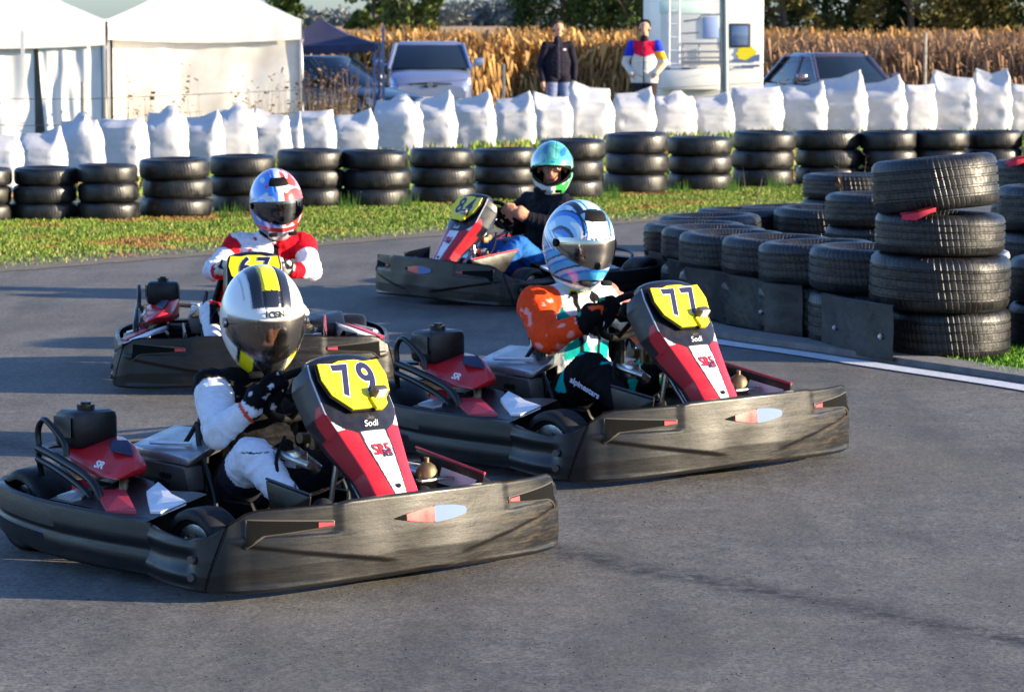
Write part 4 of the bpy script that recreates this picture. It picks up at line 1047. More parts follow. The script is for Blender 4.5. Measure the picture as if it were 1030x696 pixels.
# painted line and kerb round the chicane
lp = [W(a, b) for a, b in ((600, 322), (660, 334), (719, 345), (800, 356.5), (880, 369), (960, 381), (1030, 392), (1120, 408))]
ln = crv(lp, 60)
def strip(name, path, o0, o1, z, m, h=None):
    P0, P1 = [], []
    for i, p in enumerate(path):
        t = (path[min(len(path) - 1, i + 1)] - path[max(0, i - 1)]).normalized(); n_ = Vector((-t.y, t.x, 0)); n_ = n_ if n_.y > 0 or n_.x > 0 else -n_
        P0.append(p + n_ * o0 + Vector((0, 0, z))); P1.append(p + n_ * o1 + Vector((0, 0, z)))
    mb = MB()
    if h: mb.grid([[a, a + Vector((0, 0, h)), b + Vector((0, 0, h)), b] for a, b in zip(P0, P1)])
    else: mb.grid([[a, b] for a, b in zip(P0, P1)])
    return tag(mb.build(name, m, None, smooth=False), kind='structure')
strip('white_line', ln, -.07, .07, .010, M['linepaint'])
strip('concrete_kerb', ln, .16, .36, .004, M['concrete'], .03)

# ================================================================ TYRE WALL
stacks = [(-48, 12, 167, 223), (12.5, 77.6, 166, 222), (79, 140, 163, 222), (142, 213, 157, 219.5), (213, 278, 154, 215), (279.5, 346, 148, 209), (344, 412, 149, 208.5),
          (412, 477, 147, 205), (477, 540, 147, 202), (542, 607, 138, 200), (609, 671, 131.5, 195), (672, 736.5, 135.5, 192.5), (737, 799.5, 130, 189), (799.5, 865, 129, 187), (865, 921, 129.5, 187), (922, 968, 129, 186), (969, 1027, 129, 185), (1028, 1095, 129, 185)]
ordn = ['first', 'second', 'third', 'fourth', 'fifth', 'sixth', 'seventh', 'eighth', 'ninth', 'tenth', 'eleventh', 'twelfth', 'thirteenth', 'fourteenth', 'fifteenth', 'sixteenth', 'seventeenth', 'eighteenth', 'nineteenth', 'twentieth', 'twenty-first', 'twenty-second', 'twenty-third', 'twenty-fourth', 'twenty-fifth', 'twenty-sixth', 'twenty-seventh']
rt = random.Random(5); STK = []
for i, (x0, x1, yt, yb) in enumerate(stacks):
    z0 = FPX * CH / (yb - YH); D = (x1 - x0) * z0 / FPX * 1.02; zc = z0 + D * .5
    if i in (15,): D *= 1.25
    H = CH - (yt + 1.5 - YH) * zc / FPX; X = XY((x0 + x1) / 2, zc); w = H / 3; STK.append((X, zc, H))
    for k in range(3):
        tier = ('bottom', 'middle', 'top')[k]
        add_tyre('tyre', (X + rt.uniform(-.015, .015), zc + rt.uniform(-.02, .02), w * (k + .5)), D * rt.uniform(.975, 1.02), w * 1.01, M['tyre_far'],
                 f'{tier} tyre of the {ordn[i]} stack from the left in the far tyre wall', 'tyres of the far wall along the grass', tilt=(R(rt.uniform(-1.2, 1.2)), R(rt.uniform(-1.5, 1.5)), rt.random() * 6), tread=False, seg=56)

# ================================================================ CHICANE
def chic(px_left, zc, D, hs, label, tilts=None, m=None):
    """a stack whose left edge is seen at px_left"""
    X = XY(px_left, zc) + D / 2; z = 0
    names = {1: ['only'], 2: ['lower', 'upper'], 3: ['lowest', 'middle', 'topmost'], 4: ['lowest', 'second', 'third', 'topmost']}[len(hs)]
    for k, h in enumerate(hs):
        tl = (tilts or {}).get(k, (rt.uniform(-1, 1), rt.uniform(-1.5, 1.5)))
        add_tyre('tyre', (X, zc, z + h / 2), D, h * 1.0, M['tyre'], f'{names[k]} tyre {label}', 'tyres of the chicane', tilt=(R(tl[0]), R(tl[1]), rt.random() * 6), seg=72)
        z += h
ROW = [(814, 15.85, 'under the second place along the near row, counted from the tall stack'), (763, 16.4, 'in the third place along the near row, counted from the tall stack'),
       (726, 16.95, 'in the fourth place along the near row, counted from the tall stack'), (683, 17.5, 'in the fifth place along the near row, counted from the tall stack'),
       (665, 18.15, 'in the sixth place along the near row, counted from the tall stack'), (647, 18.75, 'at the far left end of the near row')]
rowc = []
for (px, z, lb) in ROW:
    D = .63; chic(px, z, D, [.285 - .008 * len(rowc), .225 - .004 * len(rowc)], lb); rowc.append((XY(px, z) + D / 2, z, D))
# the tall stack: each tyre its own size and lean
z1 = 15.25
for k, (xa, xb, zc_, hh, D, tl, lb) in enumerate([
    (897, 1018, .125, .25, .60, (0, 0), 'wide treaded tyre at the bottom of the tall stack'),
    (875, 1018, .385, .27, .70, (1, 1.5), 'widest tyre in the tall stack, second from the ground'),
    (880, 1012, .62, .20, .645, (0, 1), 'tyre third from the ground in the tall stack, under the red cloth'),
    (878, 1003, .865, .26, .625, (-2.5, -5.0), 'tilted tyre on top of the tall stack')]):
    add_tyre('tyre', (XY((xa + xb) / 2, z1), z1 + (.0 if k else 0), zc_), D, hh, M['tyre'], lb, 'tyres of the chicane', tilt=(R(tl[0]), R(tl[1]), k * 1.3), seg=96)
for px, z, D, hs, lb in [(662, 19.6, .66, [.23, .22], 'at the far left end of the back row'), (700, 20.3, .66, [.23, .22], 'second along the back row, behind the near row'), (740, 20.6, .64, [.23, .22], 'third along the back row, behind the near row'),
                         (778, 19.9, .66, [.24, .24], 'just right of the middle of the chicane, behind the near row'), (830, 19.0, .66, [.21, .21, .2], 'of the three high stack behind the tall stack'),
                         (807, 22.6, .74, [.2, .19, .18], 'of the stack farthest back in the chicane'),
                         (1003, 17.2, .66, [.26, .25, .25], 'of the stack cut by the right edge'), (997, 20.2, .68, [.26, .26, .25], 'of the stack behind the right edge with red cloth'),
                         (1017, 15.7, .64, [.24, .23], 'at the right edge beside the tall stack'), (1085, 16.2, .64, [.24, .23], 'right of the tall stack, outside the picture')]:
    chic(px, z, D, hs, lb)
# rubber belts bolted round the feet of the near row
def belt(px0, px1, label, pts):
    mb = MB(); P = []
    for i, p in enumerate(pts):
        t = (pts[min(len(pts) - 1, i + 1)] - pts[max(0, i - 1)]).normalized(); n_ = Vector((t.y, -t.x, 0)); n_ = n_ if n_.y < 0 else -n_
        P.append([p + n_ * o + Vector((0, 0, z)) for o, z in ((-.012, .03), (0, .015), (.004, .09), (.0, .18), (.008, .285), (-.004, .29))])
    mb.grid(P); o = mb.build('rubber_belt', M['belt'], None); tag(o, label, 'rubber belt', 'rubber belts round the chicane')
    return o
M['belt'] = mat('belt_rubber', (.010, .010, .011), .42, nscale=5, col2=(.026, .025, .025), bump=.6, bscale=9)
lft = [Vector((x - D * .435, z - D * .255, 0)) for x, z, D in rowc]
lft0 = Vector((XY(900, 14.93), 14.90, 0)); 
line1 = crv([lft0, lft0 + (lft[0] - lft0) * .45 + Vector((-.03, -.02, 0)), lft[0] + Vector((.01, -.05, 0))], 24)
inn = lambda a, b: (a + b) / 2 + Vector((.035, .02, 0))
line2 = crv([lft[1] + Vector((0.17, -.16, 0)), lft[1], inn(lft[1], lft[2]), lft[2], inn(lft[2], lft[3]), lft[3], inn(lft[3], lft[4]), lft[4], inn(lft[4], lft[5]), lft[5], lft[5] + Vector((-.02, .35, 0))], 50)
def bolts(b, pth, fr):
    for f in fr:
        i = int(f * (len(pth) - 1)); mb = MB(); t = (pth[min(len(pth) - 1, i + 1)] - pth[max(0, i - 1)]).normalized(); n_ = Vector((t.y, -t.x, 0)); n_ = n_ if n_.y < 0 else -n_
        p = pth[i] + Vector((0, 0, .13)); mb.cyl(p, p + n_ * .012, .016, 12); mb.cyl(p, p + n_ * .02, .008, 6, 1); mb.build('belt_bolt', [M['steel'], M['white']], b)
b1 = belt(0, 0, 'rubber belt bent round the tyre left of the tall stack', line1); bolts(b1, line1, (.15, .75))
b2 = belt(0, 0, 'long rubber belt along the far half of the near row, behind the kart fairing', line2); bolts(b2, line2, (.12, .42, .7))
# red cloth scraps
M['redcloth'] = mat('red_cloth', (.62, .02, .05), .7, nscale=30, namt=.3)
def scrap(pts, label):
    mb = MB(); mb.grid([[Vector(p) + Vector((0, .05 * j, .012 * math.sin(j * 2 + i))) for j in range(4)] for i, p in enumerate(pts)])
    mb.grid([[Vector(p) + Vector((0, -.002, -.02 - .018 * (i == 1)) ) , Vector(p)] for i, p in enumerate(pts)])
    tag(mb.build('cloth_scrap', M['redcloth'], None), label, 'cloth scrap', 'red cloth scraps in the chicane')
zz = 14.93
scrap([(XY(908, zz), zz + .03, .722), (XY(922, zz), zz, .738), (XY(936, zz), zz, .755), (XY(942, zz), zz + .01, .762)], 'red cloth squeezed between the two upper tyres of the tall stack')
zz = 19.85
scrap([(XY(1013, zz), zz, .765), (XY(1022, zz), zz - .02, .79), (XY(1034, zz), zz, .80)], 'red cloth lying on the stack at the right edge')
mb = MB(); zz = 15.35; mb.hull([(XY(1004, zz), zz, .50), (XY(1016, zz), zz, .52), (XY(1012, zz), zz + .1, .53), (XY(1006, zz), zz + .1, .49), (XY(1018, zz), zz, .485), (XY(1009, zz), zz, .47)], bev=.005)
tag(mb.build('plastic_bottle', M['white'], None), 'pale plastic scrap caught beside the tall tyre stack', 'plastic scrap')

# ================================================================ ROW OF WHITE SACKS
def sack_mat():
    m = mat('woven_sack', (.54, .54, .56), .75, nscale=5, col2=(.44, .44, .45), bump=.4, bscale=9); return m
M['sack'] = sack_mat()
sk = [(-22, 20, 127, 0), (21, 63, 126, 1), (64, 103, 111, 2), (104, 147, 118, 3), (147, 186, 104, 2), (184, 222, 110, 1), (219, 256, 101, 2), (254, 290, 108, 0), (288, 304, 112, 1), (300, 336, 110, 3), (337, 377, 109, 1), (377, 421, 93, 2), (419, 457, 91, 1), (458, 497, 91, 1), (499, 537, 92, 1),
      (536, 574, 91, 0), (573, 614, 81, 0), (617, 656, 87, 1), (658, 697, 90, 2), (697, 736, 92, 1), (737, 784, 87, 3), (785, 828, 81, 1), (823, 869, 71, 1), (864, 908, 76, 1), (908, 938, 84, 3), (936, 978, 70, 0), (978, 1014, 69, 4), (1013, 1052, 84, 3)]
def zrow(px): return lerp_tab([(-40, 30), (0, 31), (300, 38.5), (560, 45), (1030, 52), (1100, 53)], px)
def sack(w, d, h, kind, seed):
    r = random.Random(seed); mb = MB(); nu, nv = 44, 30; P = []
    for i in range(nu):
        a = 2 * math.pi * i / nu; ca, sa = math.cos(a), math.sin(a); row = []
        for j in range(nv):
            t = j / (nv - 1)
            e = .5; sx = abs(ca) ** e * (1 if ca > 0 else -1); sy = abs(sa) ** e * (1 if sa > 0 else -1)
            body = .92 + .10 * math.sin(math.pi * min(1, t * 1.1 + .1))
            dep = (1 - sm(.72, 1.0, t) * .9) * body
            wid = body * (1 - .06 * sm(.85, 1, t))
            if kind == 3: dep = (1 - sm(.85, 1.0, t) * .7) * body; wid = body
            x = sx * w / 2 * wid; y = sy * d / 2 * dep; z = t * h * .90
            c = sx  # ears: corners of the seam stand up
            ear = {0: sm(.35, 1, -c), 1: sm(.35, 1, c), 2: 1 - sm(.05, .55, abs(c - .2)), 3: .15 * abs(c), 4: abs(c) ** 3}[kind]
            tt = sm(.55, 1, t); z += h * .13 * ear * tt - h * .02 * (1 - ear) * tt
            if kind in (0, 1, 4): x -= w * .04 * ear * tt * (1 if c > 0 else -1)
            q = Vector((x * 7 + seed * 3.1, y * 7, z * 6))
            n = noise.noise(q) * .030 + abs(noise.noise(q * 2.6 + Vector((0, 0, 5)))) * .020 * (.5 + t)
            rr = Vector((ca, sa, 0)) * n * (w / .6) * (1 if t < .93 else .4)
            row.append(Vector((x, y, z)) + rr)
        P.append(row)
    mb.grid(P, closed_u=True)
    top = [P[i][-1] for i in range(nu)]; o = len(mb.v); cc = sum(top, Vector()) / nu
    mb.add(top + [cc - Vector((0, 0, .02))], [(i, (i + 1) % nu, nu) for i in range(nu)])
    return mb
for i, (x0, x1, yt, kd) in enumerate(sk):
    z = zrow((x0 + x1) / 2); w = (x1 - x0) * z / FPX * 1.12; g = gz(z); h = CH - (yt - YH) * z / FPX - g
    if kd == 3: h *= 1.12
    o = sack(w * .99, min(.5, w * .8), h * .98, kd, i).build('sack', M['sack'], None)
    o.location = (XY((x0 + x1) / 2, z), z, g); o.rotation_euler = (0, R(rt.uniform(-3, 3)), R(rt.uniform(-12, 8)))
    tag(o, f'white woven sack, {ordn[i] if i < 27 else "last"} from the left in the row behind the tyre wall', 'sack', 'white sacks standing in a row')

# ================================================================ TENTS
M['canvas'] = mat('white_canvas', (.74, .73, .70), .7, nscale=2.5, namt=.14, bump=.12, bscale=5)
M['canvasdirt'] = mat('stained_canvas', (.72, .70, .66), .7, nscale=2.2, col2=(.58, .52, .44), bump=.15, bscale=5)
M['navycloth'] = mat('navy_canvas', (.03, .03, .075), .7, nscale=3, namt=.3, bump=.1)
M['alu'] = mat('aluminium_pole', (.35, .36, .38), .4, metal=.7)
def cloth_panel(mb, a, b, zt, zb, amp, seed, n=60, m=18, mi=0, pull=0):
    a, b = Vector(a), Vector(b); t = (b - a).normalized(); nr = Vector((t.y, -t.x, 0)); P = []
    for i in range(n + 1):
        u = i / n; row = []
        for j in range(m + 1):
            v = j / m; p = a.lerp(b, u)
            f = amp * (math.sin(u * 19 + seed + 1.5 * noise.noise(Vector((u * 3, v * 2, seed)))) * (.3 + v * .7) + 1.6 * noise.noise(Vector((u * 7 + seed, v * 2.5 + u * 2, 0))))
            p = p + nr * f - t * pull * (v ** 1.5) * (1 - u)
            row.append((p.x, p.y, zt + (zb - zt) * v))
        P.append(row)
    mb.grid(P, mi=mi)
def tent(name, x0, x1, yf, depth, eave, val, peak, label, m, panels, scallop=False, yaw=0., g=0., polem=None):
    cx = (x0 + x1) / 2; w = x1 - x0
    root = empty(name, (cx, yf, g), yaw, label, 'tent')
    X0, X1, Y0, Y1 = -w / 2, w / 2, 0, depth
    mb = MB(); c = Vector((0, depth / 2, peak))
    cs = [Vector((X0, Y0, eave)), Vector((X1, Y0, eave)), Vector((X1, Y1, eave)), Vector((X0, Y1, eave))]
    for k in range(4):
        a, b = cs[k], cs[(k + 1) % 4]; P = []
        for i in range(17):
            row = []
            for j in range(13):
                q = a.lerp(b, i / 16).lerp(c, j / 12); sag = .07 * math.sin(math.pi * j / 12) + .05 * math.sin(math.pi * i / 16) * (1 - j / 12)
                row.append(q - Vector((0, 0, sag - .01 * noise.noise(q * 2))))
            P.append(row)
        mb.grid(P)
    mb.build('roof', m, root)
    mb = MB()
    for k in range(4):
        a, b = cs[k], cs[(k + 1) % 4]; P = []
        out = ((a + b) / 2 - Vector((0, depth / 2, eave))); out.z = 0; out.normalize()
        for i in range(49):
            q = a.lerp(b, i / 48) + out * (.03 + .003 * math.sin(i * .9 + k)) - Vector((0, 0, .05 * math.sin(math.pi * i / 48)))
            low = val * (1 - .22 * abs(math.sin(i * math.pi / 4))) if scallop else val
            P.append([q + Vector((0, 0, .01)), q - Vector((0, 0, low * .5)) + out * .01, q - Vector((0, 0, low))])
        mb.grid(P)
    mb.build('valance', m, root)
    for (x, y) in ((X0, Y0), (X1, Y0), (X1, Y1), (X0, Y1)):
        p = MB(); p.box((x * .985, y + (.03 if y == 0 else -.03), (eave) / 2), (.05, .05, eave), bev=.008); p.build('pole', polem or M['alu'], root)
    for (nm, a, b, zt, zb, amp, sd, mm, pull) in panels:
        p = MB(); cloth_panel(p, a, b, zt, zb, amp, sd, pull=pull); p.build(nm, mm, root, fix=False)
    return root
# right white tent
zt = 46.5; g = gz(zt); x0, x1 = XY(110, zt), XY(304, zt); ev = CH - (20 - YH) * zt / FPX - g; w = x1 - x0
tent('party_tent', x0, x1, zt, 3.0, ev, .30, ev + .85, 'white party tent with closed canvas front, right of the other white tent', M['canvas'],
     [('front_wall', (-w / 2 + .08, .06, 0), (w / 2 - .05, .06, 0), ev - .1, 0, .022, 3, M['canvasdirt'], 0), ('back_wall', (-w / 2, 2.95, 0), (w / 2, 2.95, 0), ev, 0, .03, 5, M['canvas'], 0),
      ('side_wall', (w / 2 - .01, .05, 0), (w / 2 - .01, 2.95, 0), ev, 0, .03, 8, M['canvas'], 0), ('side_wall', (-w / 2 + .01, .05, 0), (-w / 2 + .01, 2.95, 0), ev, 0, .03, 9, M['canvas'], 0)], g=g, yaw=R(4.2))
zt = 43.5; x0, x1 = XY(-100, zt), XY(107, zt); ev = CH - (20 - YH) * zt / FPX; w = x1 - x0; cut = XY(40, zt) - (x0 + x1) / 2
tent('party_tent', x0, x1, zt, 3.0, ev, .36, ev + .80, 'white party tent with its front curtain parted, at the left edge', M['canvas'],
     [('front_curtain', (cut, .05, 0), (w / 2 - .06, .05, 0), ev - .2, 0, .024, 1, M['canvas'], -.10), ('front_curtain', (-w / 2, .1, 0), (cut - .06, .10, 0), ev - .2, 0, .024, 6, M['canvas'], .0),
      ('inner_wall', (-w / 2 + .1, 1.5, 0), (cut + .5, 1.2, 0), ev, 0, .04, 7, M['canvas'], 0),
      ('back_wall', (-w / 2, 2.95, 0), (w / 2, 2.95, 0), ev, 0, .03, 2, M['canvas'], 0), ('side_wall', (w / 2 - .01, .05, 0), (w / 2 - .01, 2.95, 0), ev, 0, .03, 4, M['canvas'], 0)], yaw=R(8))
mb = MB(); xs = XY(25, 43.2); mb.box((xs, 43.2, 1.42), (.05, .01, .36)); tag(mb.build('strap', M['canvas'], None), 'white strap hanging at the opening of the left tent', 'strap')
# navy gazebo
zt = 55.0; g = gz(zt); x0, x1 = XY(262, zt), XY(378, zt); ev = CH - (44 - YH) * zt / FPX - g; pk = CH - (20 - YH) * (zt + 1) / FPX - g + .02
tent('gazebo', x0, x1, zt, 2.1, ev, .16, pk, 'navy blue gazebo with scalloped edge beside the white tent', M['navycloth'], [], scallop=True, g=g, polem=mat('blue_pole', (.12, .15, .28), .4, metal=.3))
for px in (386,):
    mb = MB(); X = XY(px, 54.6); mb.box((X, 54.6, .75), (.05, .05, 1.9)); mb.box((X - .1, 54.6, 1.1), (.2, .03, .03)); tag(mb.build('post', bpy.data.materials['blue_pole'], None), 'thin blue grey post beside the gazebo pole', 'post')

# ================================================================ CARS
def glass_mat():
    m = mat('car_glass', (.01, .018, .03), .08, spec=.5, coat=.0); return m
M['glass'] = glass_mat()
def car(loc, rz, paint, label, L=4.3, Wd=1.8, Ht=1.8, van=True, plate=None):
    root = empty('parked_car', loc, rz, label, 'car', 'cars parked behind the sacks')
    hw = Wd / 2; sill = .25; belt = 1.05 if van else .92
    if van: st = [(-L / 2, .35, belt, .86), (-L / 2 + .1, sill, belt + .03, .97), (-.6, sill, belt + .05, 1), (.9, sill, belt + .05, 1), (1.25, sill, belt + .0, .99), (1.75, sill, belt - .13, .96), (2.0, sill, belt - .22, .90), (2.12, .3, belt - .36, .82)]
    else: st = [(-L / 2, .4, belt - .02, .82), (-L / 2 + .15, sill, belt + .02, .94), (-1.2, sill, belt + .03, 1), (.75, sill, belt, 1), (1.2, sill, belt - .04, .99), (1.75, sill, belt - .14, .94), (2.05, sill, belt - .22, .87), (2.15, .3, belt - .34, .78)]
    mb = MB(); P = []
    xs = [st[0][0] + (st[-1][0] - st[0][0]) * k / 44 for k in range(45)]
    for x in xs:
        z0 = lerp_tab([(a, b) for a, b, c, d in st], x); z1 = lerp_tab([(a, c) for a, b, c, d in st], x); k = lerp_tab([(a, d) for a, b, c, d in st], x) * hw
        P.append([Vector((x, y * k, z)) for y, z in ((0, z0), (.9, z0), (.98, z0 + .08), (1, z0 + .3), (.985, z0 + (z1 - z0) * .72), (.93, z1 - .03), (.84, z1), (.45, z1 + .03), (0, z1 + .035), (-.45, z1 + .03), (-.84, z1), (-.93, z1 - .03), (-.985, z0 + (z1 - z0) * .72), (-1, z0 + .3), (-.98, z0 + .08), (-.9, z0), (0, z0))])
    mb.grid(P)
    for r_ in (P[0], P[-1]): mb.add(r_[:-1], [tuple(range(16))])
    body = mb.build('body', paint, root)
    if van: wb, wt, rb, rt_ = 1.42, .55, -2.05, -1.85
    else: wb, wt, rb, rt_ = 1.05, .32, -1.75, -.95
    # greenhouse
    tw, bw = (.78, .93) if van else (.68, .88)
    def gp(x, z, side):
        f = (z - belt) / (Ht - .06 - belt); return Vector((x, side * hw * (bw + (tw - bw) * f), z))
    zt_ = Ht - .06
    G = MB(); G.hull([gp(wb, belt, 1), gp(wb, belt, -1), gp(rb, belt, 1), gp(rb, belt, -1), gp(wt, zt_, 1), gp(wt, zt_, -1), gp(rt_, zt_, 1), gp(rt_, zt_, -1), Vector((wb + .08, 0, belt)), Vector((wt + .07, 0, zt_))], bev=.05)
    G.build('windows', M['glass'], root)
    Rf = MB(); Rf.hull([gp(wt + .02, zt_ - .02, s) * 1.0 for s in (-1, 1)] + [gp(rt_, zt_ - .02, s) for s in (-1, 1)] + [Vector((wt - .1, s * hw * tw * .86, Ht)) for s in (-1, 1)] + [Vector((rt_ + .15, s * hw * tw * .86, Ht)) for s in (-1, 1)] + [Vector((wt + .09, 0, zt_ - .01))], bev=.02)
    Rf.build('roof', paint, root)
    for s in (-1, 1):
        for qa, qb, qr in ((gp(wb, belt - .02, s * 1.01), gp(wt, zt_, s * 1.01), .042), (gp(rb, belt - .02, s * 1.01), gp(rt_, zt_, s * 1.01), .05), (gp(-.2, belt, s * 1.008), gp(-.2, zt_, s * 1.008), .035)):
            pl = MB(); pl.tube([qa, qb], qr, 8); pl.build('pillar', paint, root)
        mr = MB(); mr.box((wb - .35, s * (hw + .13), belt + .13), (.12, .2, .17), bev=.04); mr.box((wb - .33, s * (hw + .03), belt + .08), (.06, .12, .05), bev=.01); mr.build('mirror', paint, root)
        hl = MB(); fx = st[-2][0]; hl.hull([(fx + .04, s * hw * .52, belt - .34), (fx - .02, s * hw * .84, belt - .26), (fx - .24, s * hw * .93, belt - .17), (fx - .12, s * hw * .60, belt - .22), (fx + .05, s * hw * .54, belt - .42), (fx - .05, s * hw * .86, belt - .42), (fx - .2, s * hw * .95, belt - .3)], bev=.012)
        hl.build('headlight', M['lamp'], root)
        for xw in (-1.3, 1.32):
            wh = tyre_mesh(.64, .2, False, 32).build('wheel', M['slick'], root); wh.location = (xw, s * (hw - .1), .32); wh.rotation_euler = (R(90), 0, 0)
            rm = MB(); rm.tube([(0, 0, -.08), (0, 0, .08)], .2, 20); rm.build('rim', M['steel'], wh)
    gr = MB(); fx = st[-2][0]; gr.hull([(fx + .10, y * hw * .5, z) for y in (-1, 1) for z in (belt - .40, belt - .29)] + [(fx - .1, y * hw * .5, z) for y in (-1, 1) for z in (belt - .40, belt - .27)] + [(fx + .13, 0, belt - .36), (fx + .12, 0, belt - .28)], bev=.01)
    gr.build('grille', M['matte'], root)
    ch = MB(); ch.box((fx + .11, 0, belt - .32), (.03, hw * .8, .02)); ch.cyl((fx + .12, 0, belt - .315), (fx + .155, 0, belt - .315), .06, 16); ch.build('grille_trim', M['steel'], root)
    bp = MB(); bp.hull([(fx + .12, y * hw * .8, z) for y in (-1, 1) for z in (.28, .5)] + [(fx - .2, y * hw * .97, z) for y in (-1, 1) for z in (.28, .5)], bev=.03); bp.build('front_bumper', paint, root)
    pt = MB(); pt.box((fx + .17, 0, .43), (.02, .52, .11)); pt.build('number_plate', M['white'], root)
    return root
silver = mat('silver_blue_paint', (.30, .34, .48), .25, metal=.6, coat=.6)
maroon = mat('dark_purple_paint', (.085, .06, .085), .22, metal=.4, coat=.8)
dark = mat('dark_green_grey_paint', (.015, .022, .025), .3, metal=.1, coat=.3)
z = 65; car((XY(432, z), z, gz(z) + .12), -R(88), silver, 'silver blue car facing the camera between the navy gazebo and the cornfield', Ht=1.60, Wd=1.78)
z = 58; car((XY(848, z), z + 2, gz(z)), -R(72), maroon, 'dark purple saloon behind the sacks at the right', Ht=1.52, Wd=1.68, van=False)
z = 57; car((XY(318, z), z + 1.2, gz(z) - .0), -R(38), dark, 'dark car under the navy gazebo', Ht=1.48, Wd=1.7, van=False)

# ================================================================ MOTORHOME
z = 52; g = gz(z); s_ = FPX / z
Xa, Xb = XY(663, z), XY(767, z); cx = (Xa + Xb) / 2 + .0; w = Xb - Xa
cam_root = empty('motorhome', (cx, z, g), R(.8), 'white motorhome with bicycle rack and ladder on its rear wall', 'motorhome')
M['gel'] = mat('white_gelcoat', (.76, .74, .68), .35, nscale=2, namt=.08)
M['bluegel'] = mat('pale_blue_panel', (.34, .44, .68), .4, nscale=2, namt=.1)
def Zp(py): return CH - (py - YH) * z / FPX - g
def Xp(px): return XY(px, z) - cx
mb = MB(); mb.box((0, 2.5, 1.62), (w, 5.0, 2.5), bev=.05); mb.build('body', M['gel'], cam_root)
mb = MB(); mb.box((Xp(743), -.01, Zp(36)), (.36, .03, .40), bev=.02); wf = mb.build('window', M['guard'], cam_root)
mb = MB(); mb.box((Xp(743), -.03, Zp(36)), (.30, .02, .34), bev=.02); mb.build('pane', mat('blue_pane', (.12, .18, .30), .1, spec=1.), wf)
mb = MB(); mb.box((Xp(714), -.01, Zp(28)), (.26, .03, .36), bev=.02); wf = mb.build('window', M['bluegel'], cam_root)
mb = MB(); mb.box((Xp(689), -.0, Zp(8)), (.9, .03, .22), bev=.02); mb.build('light_band', mat('pale_green_band', (.60, .74, .66), .4), cam_root)
for px in (672, 681):
    pass
mb = MB()
for px in (672, 682): mb.tube([(Xp(px), -.1, Zp(66)), (Xp(px), -.1, 2.75), (Xp(px), .0, 2.8)], .014, 8)
for k in range(10): mb.cyl((Xp(672), -.1, Zp(64) + k * .22), (Xp(682), -.1, Zp(64) + k * .22), .012, 8)
mb.build('ladder', M['white'], cam_root)
mb = MB()
for px in (686, 702, 723): mb.tube([(Xp(px), -.08, Zp(66)), (Xp(px), -.08, Zp(44))], .014, 8)
for py in (44, 52, 58, 64): mb.tube([(Xp(684), -.12, Zp(py)), (Xp(724), -.12, Zp(py))], .016, 8)
mb.tube([(Xp(684), -.3, Zp(62)), (Xp(724), -.3, Zp(62))], .02, 8)
mb.tube([(Xp(686), -.1, Zp(22)), (Xp(700), -.14, Zp(20)), (Xp(704), -.14, Zp(16)), (Xp(722), -.14, Zp(15))], .014, 8); mb.tube([(Xp(684), -.1, Zp(34)), (Xp(702), -.1, Zp(33))], .014, 8)
mb.build('bicycle_rack', M['alu'], cam_root)
mb = MB(); mb.box(((Xp(665) + Xp(722)) / 2, -.10, (Zp(67) + Zp(90)) / 2), (Xp(722) - Xp(665), .24, Zp(67) - Zp(90)), bev=.03); bx = mb.build('rear_locker', M['gel'], cam_root)
mb = MB(); mb.box((Xp(670), -.225, Zp(68.5)), (.09, .02, .03)); mb.box((Xp(688), -.225, Zp(68.5)), (.13, .02, .03)); mb.build('locker_catch', M['decalblue'], bx)
mb = MB(); sun = [(Xp(750) + .19 * math.cos(a) * (1 if k % 2 else .8), -.008, Zp(54) + .14 * math.sin(a) * (1 if k % 2 else .8)) for k, a in enumerate([i * math.pi / 9 for i in range(18)])]
mb.prism(sun, (0, -.006, 0)); mb.build('sun_decal', M['yellow'], cam_root, smooth=False)
mb = MB(); mb.prism([(Xp(a), -.016, Zp(b)) for a, b in ((735, 60), (741, 59.5), (750, 61), (756, 57), (763, 54), (763, 62), (735, 62))], (0, -.005, 0)); mb.prism([(Xp(a), -.016, Zp(b)) for a, b in ((745, 65.5), (763, 65.5), (763, 67.5), (745, 67.5))], (0, -.005, 0))
mb.prism([(Xp(a), -.016, Zp(b)) for a, b in ((736, 67.5), (742, 67.5), (742, 69), (736, 69))], (0, -.005, 0)); mb.build('wave_decal', M['decalblue'], cam_root, smooth=False)
mb = MB(); mb.box((Xp(758), -.05, .42), (.5, .08, .12), bev=.02); mb.build('tail_light', M['red'], cam_root)
for sx in (-1, 1):
    wh = tyre_mesh(.66, .2, False, 32).build('wheel', M['slick'], cam_root); wh.location = (sx * (w / 2 - .12), 1.2, .33); wh.rotation_euler = (R(90), 0, R(90))
# grey pole in front of it
z = 48.5; mb = MB(); mb.tube([(XY(729, z), z, -.05), (XY(724.5, z), z, 4.5)], [.075, .06], 16)
mb.box((XY(729, z), z, .02), (.26, .26, .04), bev=.01)
tag(mb.build('lamp_post', mat('pole_grey', (.16, .2, .21), .35, metal=.5, nscale=6, namt=.3), None), 'grey metal pole in front of the motorhome', 'pole')

